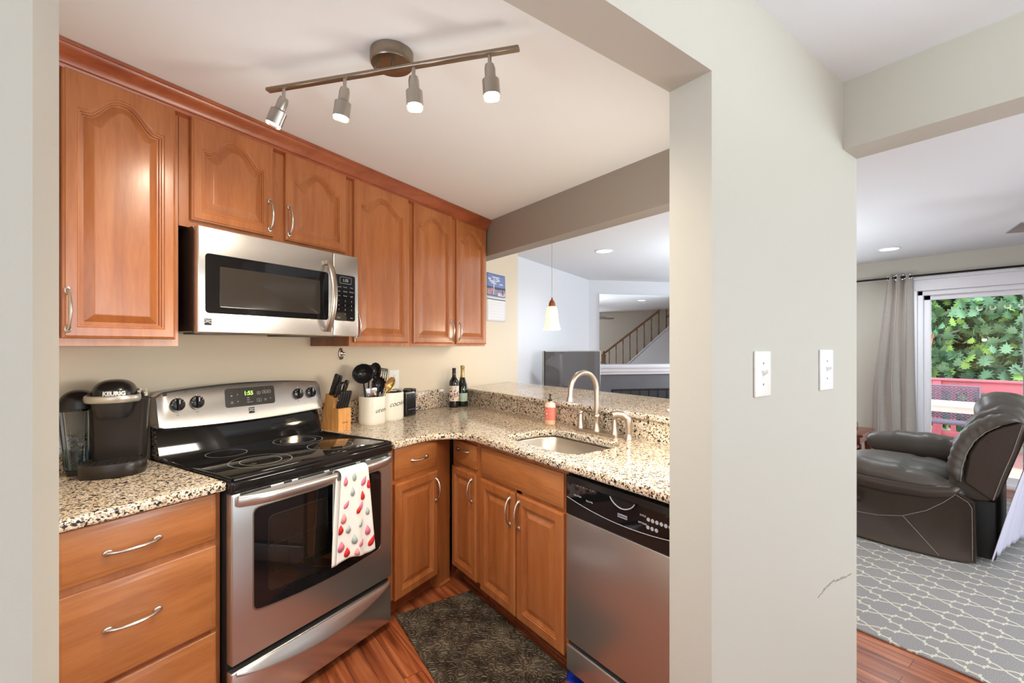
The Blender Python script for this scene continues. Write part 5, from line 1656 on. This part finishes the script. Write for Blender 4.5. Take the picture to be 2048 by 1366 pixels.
# ---- recliner, seen from its side
RA = radians(3)
t = thing('recliner', 'taupe leather power recliner leaning back on the rug', 'recliner', (4.03, .575, .012), RA)
def side_panel(b, xo, sgn):
    prof_ = [(-.005, .02), (.10, .008), (.45, .012), (.76, .020), (.80, .06), (.815, .36), (.77, .42), (.52, .44), (.16, .45), (.075, .44), (.005, .39)]
    def out(y, z, d):
        bul = -.075 * sin(min(1, max(0, (y + .02) / .9)) * pi) * (1 - .25 * abs(z - .22) / .22)
        return xo + sgn * (bul + d)
    rings = []
    cx_, cz_ = .42, .22
    for d, k in ((.012, .955), (.003, .985), (0, 1.0), (.03, 1.0), (.13, 1.0), (.16, .98)):
        ring_ = []
        for i in range(len(prof_)):
            p, q = prof_[i], prof_[(i + 1) % len(prof_)]
            for s_ in range(4):
                y = p[0] + (q[0] - p[0]) * s_ / 4; z = p[1] + (q[1] - p[1]) * s_ / 4
                y2, z2 = cx_ + (y - cx_) * (1 - (1 - k) * .5), cz_ + (z - cz_) * k
                ring_.append((out(y2, z2, d), y2, z2))
        rings.append(ring_)
    b.loft(rings)
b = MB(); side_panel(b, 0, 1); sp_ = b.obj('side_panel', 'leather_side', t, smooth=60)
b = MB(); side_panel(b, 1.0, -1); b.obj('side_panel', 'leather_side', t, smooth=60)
b = MB(); b.box(.14, .86, .02, .74, .05, .33); b.box(.10, .90, -.085, .03, .03, .40, .01); b.obj('base', 'matte_black', t)
def side_x0(y): return -.060 * sin(min(1, max(0, (y + .02) / .9)) * pi)
def wrinkle(p, amp, f, ph=0):
    return amp * (sin(f * p.y + ph) * .5 + sin(f * 1.9 * p.y + 3 * p.x + 1.3 + ph) * .3 + sin(f * 3.1 * p.y + 5 * p.z) * .2)
# arm pads: the near one drops towards the back
def arm_fn(xc, zb, zf):
    def fn(p):
        u = (p.y - .05) / .75
        dz = zb + (zf - zb) * u
        q = Vector((p.x + xc, p.y, p.z + dz))
        q.z += wrinkle(p, .011, 34, xc * 3) * (1 if p.z > -.02 else .4)
        q.x += wrinkle(p, .004, 31, 1) 
        return q
    return fn
b = MB(); b.blob((0, .42, 0), (.120, .375, .085), 2.8, 2.3, 64, 26, fn=arm_fn(.085, .425, .505)); b.obj('arm_pad', 'leather', t, smooth=80)
b = MB(); b.blob((0, .39, 0), (.130, .360, .112), 2.8, 2.4, 64, 26, fn=arm_fn(.915, .560, .555)); b.obj('arm_pad', 'leather', t, smooth=80)
b = MB(); b.tube([(.020 + side_x0(y), y, z) for y, z in ((.80, .425), (.60, .418), (.40, .412), (.22, .418), (.11, .440), (.07, .475))], [.040, .046, .046, .044, .036, .018], 14, flat=.8, up=(0, 0, 1))
b.obj('arm_roll', 'leather_side', t, smooth=80)
def seat_fn(p):
    q = Vector((p.x, p.y, p.z))
    if p.z > .40:
        q.z += .012 * sin(8 * p.x + 1) * sin(7 * p.y) - .018 * math.exp(-((p.y - .36) / .03) ** 2) - .014 * math.exp(-((p.x - .5) / .03) ** 2)
    return q
b = MB(); b.blob((.5, .47, .405), (.315, .36, .135), 3.2, 2.6, 56, 22, fn=seat_fn); b.obj('seat', 'leather', t, smooth=80)
# backrest: one lofted body across the width
backp = [(.150, .40), (.135, .50), (.140, .62), (.110, .74), (.060, .86), (-.010, .95), (-.10, 1.0), (-.185, .985), (-.225, .92), (-.20, .80), (-.15, .62), (-.10, .44), (-.06, .40), (.05, .385)]
def resample(poly, n):
    P = [Vector(p) for p in poly]; L = [0]
    for i in range(len(P)): L.append(L[-1] + (P[(i + 1) % len(P)] - P[i]).length)
    out = []
    for k in range(n):
        s_ = L[-1] * k / n
        i = max(j for j in range(len(P)) if L[j] <= s_ + 1e-9)
        out.append(P[i].lerp(P[(i + 1) % len(P)], (s_ - L[i]) / max(1e-9, L[i + 1] - L[i])))
    return out
bp_ = resample(backp, 56)
def back_ring(x, k, lift=0.0):
    c = Vector((-.03, .69)); r_ = []
    for p in bp_:
        q = c + (p - c) * k
        w_ = .006 * sin(34 * p.y + 9 * x) + .004 * sin(61 * p.y - 14 * x)
        r_.append((x, q.x + (w_ if p.x > -.05 else 0), q.y + lift * max(0, (p.y - .7) / .3)))
    return r_
b = MB(); b.loft([back_ring(.060, .80), back_ring(.066, .95), back_ring(.10, 1.0)] + [back_ring(.10 + .8 * k / 16, 1.0, .035 * sin(pi * k / 16)) for k in range(1, 16)] + [back_ring(.90, 1.0), back_ring(.935, .95), back_ring(.94, .80)])
bk = b.obj('backrest', 'leather', t, smooth=80)
# head pillow rolls over the top
def head_fn(p):
    q = p.copy(); q.z += .008 * sin(26 * p.x) * (1 if p.z > .93 else .3) + .004 * sin(47 * p.x + 20 * p.y); return q
b = MB(); b.blob((.5, -.095, .945), (.375, .135, .115), 3.0, 2.2, 60, 22, fn=head_fn); b.obj('head_pillow', 'leather', t, smooth=80)
# side bolsters: gathered crescent in front of the flat wing
cres_o = [(.112, .505), (.132, .58), (.126, .66), (.105, .75), (.068, .835), (.010, .905), (-.06, .955), (-.13, .972), (-.19, .955), (-.215, .925)]
cres_i = [(-.170, .918), (-.115, .890), (-.055, .845), (-.005, .78), (.030, .70), (.050, .61), (.056, .505)]
def bolster(b, x0, x1):
    n = 34
    def along(poly, m):
        P = [Vector(p) for p in poly]; L = [0]
        for i in range(len(P) - 1): L.append(L[-1] + (P[i + 1] - P[i]).length)
        out = []
        for k in range(m):
            s_ = L[-1] * k / (m - 1); i = max(j for j in range(len(P)) if L[j] <= s_ + 1e-9); i = min(i, len(P) - 2)
            out.append(P[i].lerp(P[i + 1], (s_ - L[i]) / (L[i + 1] - L[i])))
        return out
    O_ = along(cres_o, n); I_ = along(cres_i[::-1], n)
    rings = []
    for k in range(n):
        c = (O_[k] + I_[k]) / 2; h = (O_[k] - I_[k]) / 2
        g = 1 + .055 * sin(k * 2.1) + .03 * sin(k * 3.7 + 1)
        sc_ = (.35 + .65 * min(1, k / 3)) * (.45 + .55 * min(1, (n - 1 - k) / 3))
        ring_ = []
        for j in range(16):
            a = 2 * pi * j / 16
            e = h * cos(a) * sc_
            ring_.append(((x0 + x1) / 2 + (x1 - x0) / 2 * sin(a) * g * sc_, c.x + e.x * g, c.y + e.y * g))
        rings.append(ring_)
    b.loft(rings)
for x0, x1 in ((-.015, .125), (.875, 1.015)):
    b = MB(); bolster(b, x0, x1); b.obj('side_bolster', 'leather', t, smooth=80)
wing = [(.054, .510), (.030, .70), (-.005, .78), (-.055, .845), (-.115, .890), (-.190, .925), (-.212, .905), (-.175, .76), (-.125, .58), (-.082, .415), (-.02, .455)]
for x0, x1, sgn in ((.022, .10, 1), (.978, .90, -1)):
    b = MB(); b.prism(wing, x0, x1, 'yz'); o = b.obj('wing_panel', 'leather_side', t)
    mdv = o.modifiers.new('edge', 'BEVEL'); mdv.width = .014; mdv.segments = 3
# thin cloth hanging over the back of the recliner
b = MB()
def dust(u, v):
    x = .035 + .93 * u
    if v < .25:
        s_ = v / .25; y = -.218 + .010 * s_; z = .905 - .17 * s_
    else:
        s_ = (v - .25) / .75; y = -.208 + .178 * s_ ** .9; z = .735 - .695 * s_
    f = sin(u * 2 * pi * 8) * .5 + sin(u * 2 * pi * 13 + 1) * .35
    y -= (.010 + .026 * v) * (.6 + .4 * f) + .012 + .13 * u * v
    z += .012 * sin(u * 5) * v
    return (x, y, z)
b.grid(dust, 90, 30); b.obj('dust_cover', 'dust_cloth', t, solid=.003, smooth=80, recalc=False)
b = MB()
def side_x(y, z):
    bul = -.075 * sin(min(1, max(0, (y + .02) / .9)) * pi) * (1 - .25 * abs(z - .22) / .22)
    return bul - .0015
def dashes(b, path, n, r_=.0013):
    P = [Vector(p) for p in path]; L = [0]
    for i in range(len(P) - 1): L.append(L[-1] + (P[i + 1] - P[i]).length)
    def at(s_):
        i = max(j for j in range(len(P)) if L[j] <= s_ + 1e-9); i = min(i, len(P) - 2)
        return P[i].lerp(P[i + 1], (s_ - L[i]) / (L[i + 1] - L[i]))
    for k in range(n):
        s0, s1 = L[-1] * k / n, L[-1] * (k + .62) / n
        b.tube([at(s0), at(s1)], r_, 5)
arcp = [(side_x(y, z), y, z) for y, z in ((.79, .185), (.70, .186), (.607, .192), (.47, .205), (.338, .236), (.22, .300), (.14, .370), (.082, .435))]
dashes(b, arcp, 80)
dashes(b, [(side_x(y, z), y, z) for y, z in ((.333, .234), (.28, .17), (.22, .095), (.16, .02))], 36)
dashes(b, [(side_x(y, z) + .004, y, z) for y, z in ((.080, .428), (.03, .395), (.012, .36), (.010, .2), (.010, .03))], 48)
dashes(b, [(-.012, y, z) for y, z in ((.062, .52), (.056, .61), (.036, .70), (.002, .785), (-.050, .850), (-.110, .897))], 50)
dashes(b, [(.020, y, z) for y, z in ((-.196, .90), (-.160, .74), (-.112, .57), (-.078, .43))], 50)
b.obj('stitching', 'stitch', t)
b = MB(); b.loft([[(side_x(y, z) - o_, y, z) for y, z in rounded_rect(.555, .70, .265, .325, .029, 6)] for o_ in (-.002, .004)]); ob = b.obj('control_plate', 'matte_black', t)
b = MB()
for y in (.585, .625, .665): b.box(side_x(y, .295) - .0065, side_x(y, .295) - .002, y - .012, y + .012, .286, .304, .003)
b.obj('button', 'leather_side', ob)

# ---- ceiling fan, mostly out of the picture
t = thing('ceiling_fan', 'grey ceiling fan whose blade tip shows at the top right', 'ceiling fan', (4.42, -.22, 2.10))
b = MB(); b.cyl((0, 0, .06), (0, 0, .24), .014, n=12); b.lathe([(.07, .24), (.065, .258)], n=24); b.obj('down_rod', 'nickel', t)
b = MB(); b.lathe([(.04, -.07), (.10, -.05), (.12, .0), (.10, .05), (.03, .07)], n=32); b.obj('motor', 'nickel', t)
for k in range(5):
    a = radians(121 + 72 * k)
    b = MB(); b.box(.16, .74, -.075, .075, -.004, .004, .003, M=Matrix.Rotation(a, 4, 'Z') @ Matrix.Rotation(radians(10), 4, 'X')); b.obj('blade', 'fan_blade', t)

# ================================================================== staircase (seen in the mirror)
P0 = Vector((4.849, -1.292, 0)); P1 = Vector((6.563, -.878, 0))
sd = (P1 - P0).normalized(); SLN = (P1 - P0).length
STM = Matrix.Translation(P0) @ Matrix.Rotation(atan2(sd.y, sd.x), 4, 'Z')
t = thing('staircase', 'staircase with turned oak balusters and white sloped side wall', 'staircase'); t.matrix_world = STM
sl_ = (1.976 - .327) / SLN
def cap_z(x): return .327 + sl_ * x
b = MB(); b.prism([(-.10, 0), (SLN - .02, 0), (SLN - .02, cap_z(SLN) - .05), (0, .327 - .05), (-.10, .20)], -.05, .05, 'xz'); b.obj('side_wall', 'wall_white', t)
b = MB(); b.prism([(-.05, .265), (SLN - .02, cap_z(SLN) - .048), (SLN - .02, cap_z(SLN) - .004), (-.05, .309)], -.066, .066, 'xz'); b.obj('cap_board', 'trim_white', t)
for k in range(8):
    b = MB(); x0 = .02 + k * .205; b.box(x0, min(x0 + .24, SLN - .02), -.42, -.052, 0 if k == 0 else .19 * k, .19 * (k + 1)); b.obj('step', 'oak_wood', t)
    if k == 7: break
rz0 = 1.226
def rail_z(x): return rz0 + (2.40 - rz0) * x / (SLN * .87)
xe = (2.335 - rz0) / (2.40 - rz0) * SLN * .87
b = MB()
b.loft([[(x, y, rail_z(x) + z) for y, z in rounded_rect(-.03, .03, -.045, .02, .014, 4)] for x in (0.0, xe)])
b.obj('hand_rail', 'oak_wood', t)
b = MB(); b.box(-.07, .02, -.045, .045, 0, 1.14, .004); b.box(-.08, .03, -.055, .055, 1.14, 1.17, .004); b.blob((-.025, 0, 1.215), (.045, .045, .055)); b.obj('newel_post', 'oak_wood', t)
for k in range(9):
    x = .13 + k * .185
    if x > SLN - .06: break
    z0 = cap_z(x) - .01; z1 = min(rail_z(x) - .03, 2.352); h = z1 - z0
    b = MB(); b.lathe([(.022, 0), (.022, h * .22), (.012, h * .25), (.018, h * .29), (.013, h * .34), (.016, h * .55), (.011, h * .84), (.016, h * .87), (.016, h)], (x, 0, z0), 12); b.obj('baluster', 'oak_wood', t)

# ================================================================== outside
b = MB(); b.box(6.62, 9.35, -2.4, 4.2, -.12, -.06)
structure(b.obj('deck_floor', 'deck_board'))
b = MB()
def gnd(u, v):
    x = 9.3 + 26 * u; y = -14 + 34 * v
    return (x, y, -1.1 + .11 * (x - 9.3) + .25 * sin(.5 * y + x * .3) + .12 * sin(1.3 * y))
b.grid(gnd, 40, 40); structure(b.obj('ground_slope', 'earth', recalc=False))
t = thing('deck_railing', 'red painted wooden deck railing beyond the sliding door', 'railing', (9.05, 1.0, -.06))
b = MB(); b.box(-.06, .07, -3.2, 3.2, .955, .985, .004); b.obj('top_rail', 'deck_red', t)
b = MB(); b.box(-.02, .02, -3.2, 3.2, .80, .955, .002); b.obj('rail_board', 'deck_red', t)
b = MB(); b.box(-.02, .02, -3.2, 3.2, .12, .22, .002); b.obj('rail_board', 'deck_red', t)
for k in range(4):
    b = MB(); y = -2.4 + k * 1.03
    if k == 3: y = .68
    b.box(-.045, .045, y - .045, y + .045, 0, .955, .002); b.obj('post', 'deck_red', t)
for k in range(34):
    b = MB(); y = -3.1 + k * .172; b.box(-.018, .018, y - .025, y + .025, .20, .82); b.obj('baluster', 'deck_red', t)
t = thing('patio_table', 'white patio table on the deck in front of the wicker chair', 'patio table', (7.95, 1.45, -.06))
b = MB(); b.box(-.24, .26, -.52, .62, .70, .735, .006); b.box(-.215, .235, -.49, .59, .63, .70, .003); b.obj('table_top', 'table_white', t)
for x in (-.19, .21):
    for y in (-.46, .56):
        b = MB(); b.box(x - .025, x + .025, y - .025, y + .025, 0, .63); b.obj('leg', 'table_white', t)
def wicker_chair(label, x, y, rz):
    t = thing('wicker_chair', label, 'chair', (x, y, -.06), rz, 'wicker chairs on the deck')
    # woven back: thin strands over and under
    b = MB()
    for i in range(24):
        z = .46 + .018 * i
        pts = []
        for k in range(41):
            xx = -.24 + .012 * k
            pts.append((xx, .20 + .10 * (z - .46) + .006 * (1 if (k // 2 + i) % 2 else -1), z))
        b.tube(pts, .0075, 5)
    for k in range(13):
        xx = -.24 + .04 * k; b.tube([(xx, .20, .44), (xx, .245, .90)], .005, 5)
    b.obj('back_weave', 'wicker', t)
    b = MB()
    b.tube([(-.26, .19, 0), (-.26, .20, .44), (-.255, .25, .90), (.255, .25, .90), (.26, .20, .44), (.26, .19, 0)], .016, 8)
    b.obj('back_frame', 'wicker', t)
    b = MB()
    for i in range(22): b.tube([(-.25 + .024 * k, -.24 + .021 * i, .425 + .004 * (1 if (k + i) % 2 else -1)) for k in range(22)], .009, 5)
    b.obj('seat', 'wicker', t)
    for sx in (-1, 1):
        b = MB(); b.box(sx * .27 - .03, sx * .27 + .03, -.26, .22, .62, .65, .006); b.obj('arm_rest', 'wicker_frame', t)
        b = MB(); b.box(sx * .27 - .025, sx * .27 + .025, -.25, -.20, 0, .62, .003); b.obj('leg', 'wicker_frame', t)
    return t
wicker_chair('purple-brown wicker armchair behind the white patio table', 8.45, 1.45, radians(-90))
t = thing('leaning_pole', 'wooden pole leaning outside the sliding door glass', 'pole', (7.25, 1.62, -.06))
b = MB(); b.cyl((0, 0.06, 0), (-.02, -.20, 1.45), .020, n=12); b.obj('shaft', 'bark', t)
b = MB(); b.cyl((-.02, -.196, 1.43), (-.024, -.225, 1.60), .024, n=12); b.obj('tip', 'copper', t)

# ---- trees
def leaf_outline():
    """Deeply lobed leaf, stem at the origin, tip at y = 1."""
    h = [(0, 0), (.10, .10), (.34, .06), (.22, .22), (.52, .30), (.26, .40), (.46, .58), (.20, .58), (.24, .78), (.08, .74), (0, 1.0)]
    return h + [(-x, y) for x, y in h[-2:0:-1]]
LO = leaf_outline()
def tree(label, x, y, z0, h, crown, nleaf, size, m, seed, lean=0.0, group='trees beyond the deck'):
    rnd = random.Random(seed)
    t = thing('leafy_tree', label, 'tree', (x, y, z0), 0, group)
    b = MB(); b.tube([(0, 0, 0), (.03, .02, h * .3), (lean * .5, .05, h * .6), (lean, 0, h)], [.17, .13, .10, .04], 14)
    for k in range(9):
        a = rnd.uniform(0, 2 * pi); zz = rnd.uniform(.2, .9) * h; r_ = rnd.uniform(.5, .9)
        b.tube([(0.02, .02, zz), (cos(a) * crown[0] * r_ * .5, sin(a) * crown[1] * r_ * .5, zz + .25), (cos(a) * crown[0] * r_, sin(a) * crown[1] * r_, zz + .35)], [.045, .03, .012], 7)
    b.obj('trunk', 'bark', t)
    b = MB()
    for k in range(nleaf):
        while True:
            p = Vector((rnd.uniform(-1, 1), rnd.uniform(-1, 1), rnd.uniform(-1, 1)))
            if .25 < p.length < 1: break
        c = Vector((p.x * crown[0], p.y * crown[1], crown[3] + p.z * crown[2]))
        s_ = size * rnd.uniform(.65, 1.2)
        R3 = Matrix.Rotation(rnd.uniform(0, 2 * pi), 4, 'Z') @ Matrix.Rotation(radians(rnd.uniform(95, 160)), 4, 'X') @ Matrix.Rotation(rnd.uniform(-.7, .7), 4, 'Y')
        vs = []
        for u, v in LO:
            vs.append(c + R3 @ Vector((u * s_, v * s_, -.18 * s_ * (v * v) + .10 * s_ * abs(u))))
        n0 = len(vs); vs.append(c + R3 @ Vector((0, .45 * s_, -.03 * s_)))
        b.add(vs, [(i, (i + 1) % n0, n0) for i in range(n0)], rnd.choice((0, 0, 0, 1, 1, 2)))
    b.obj('foliage', m, t, recalc=False, smooth=10)
    return t
tree('nearest lobed-leaf tree crowding the deck railing', 10.6, 1.5, -1.0, 3.6, (1.0, 2.2, 1.75, 2.65), 7000, .185, ['leaf_green', 'leaf_dark', 'leaf_bright'], 21)
tree('grey-trunked tree at the left of the deck view', 10.2, 2.25, -1.0, 5.2, (1.2, 1.1, 1.8, 4.6), 2200, .185, ['leaf_green', 'leaf_dark', 'leaf_bright'], 22)
tree('bright green tree behind the nearest one', 13.2, .6, -.7, 5.0, (1.6, 3.2, 2.6, 3.4), 3600, .26, ['leaf_bright', 'leaf_green', 'leaf_dark'], 23)
tree('tall tree farthest up the slope behind the deck', 16.0, 3.4, -.4, 7.0, (2.2, 4.6, 3.8, 4.2), 2600, .40, ['leaf_green', 'leaf_dark', 'leaf_bright'], 24)
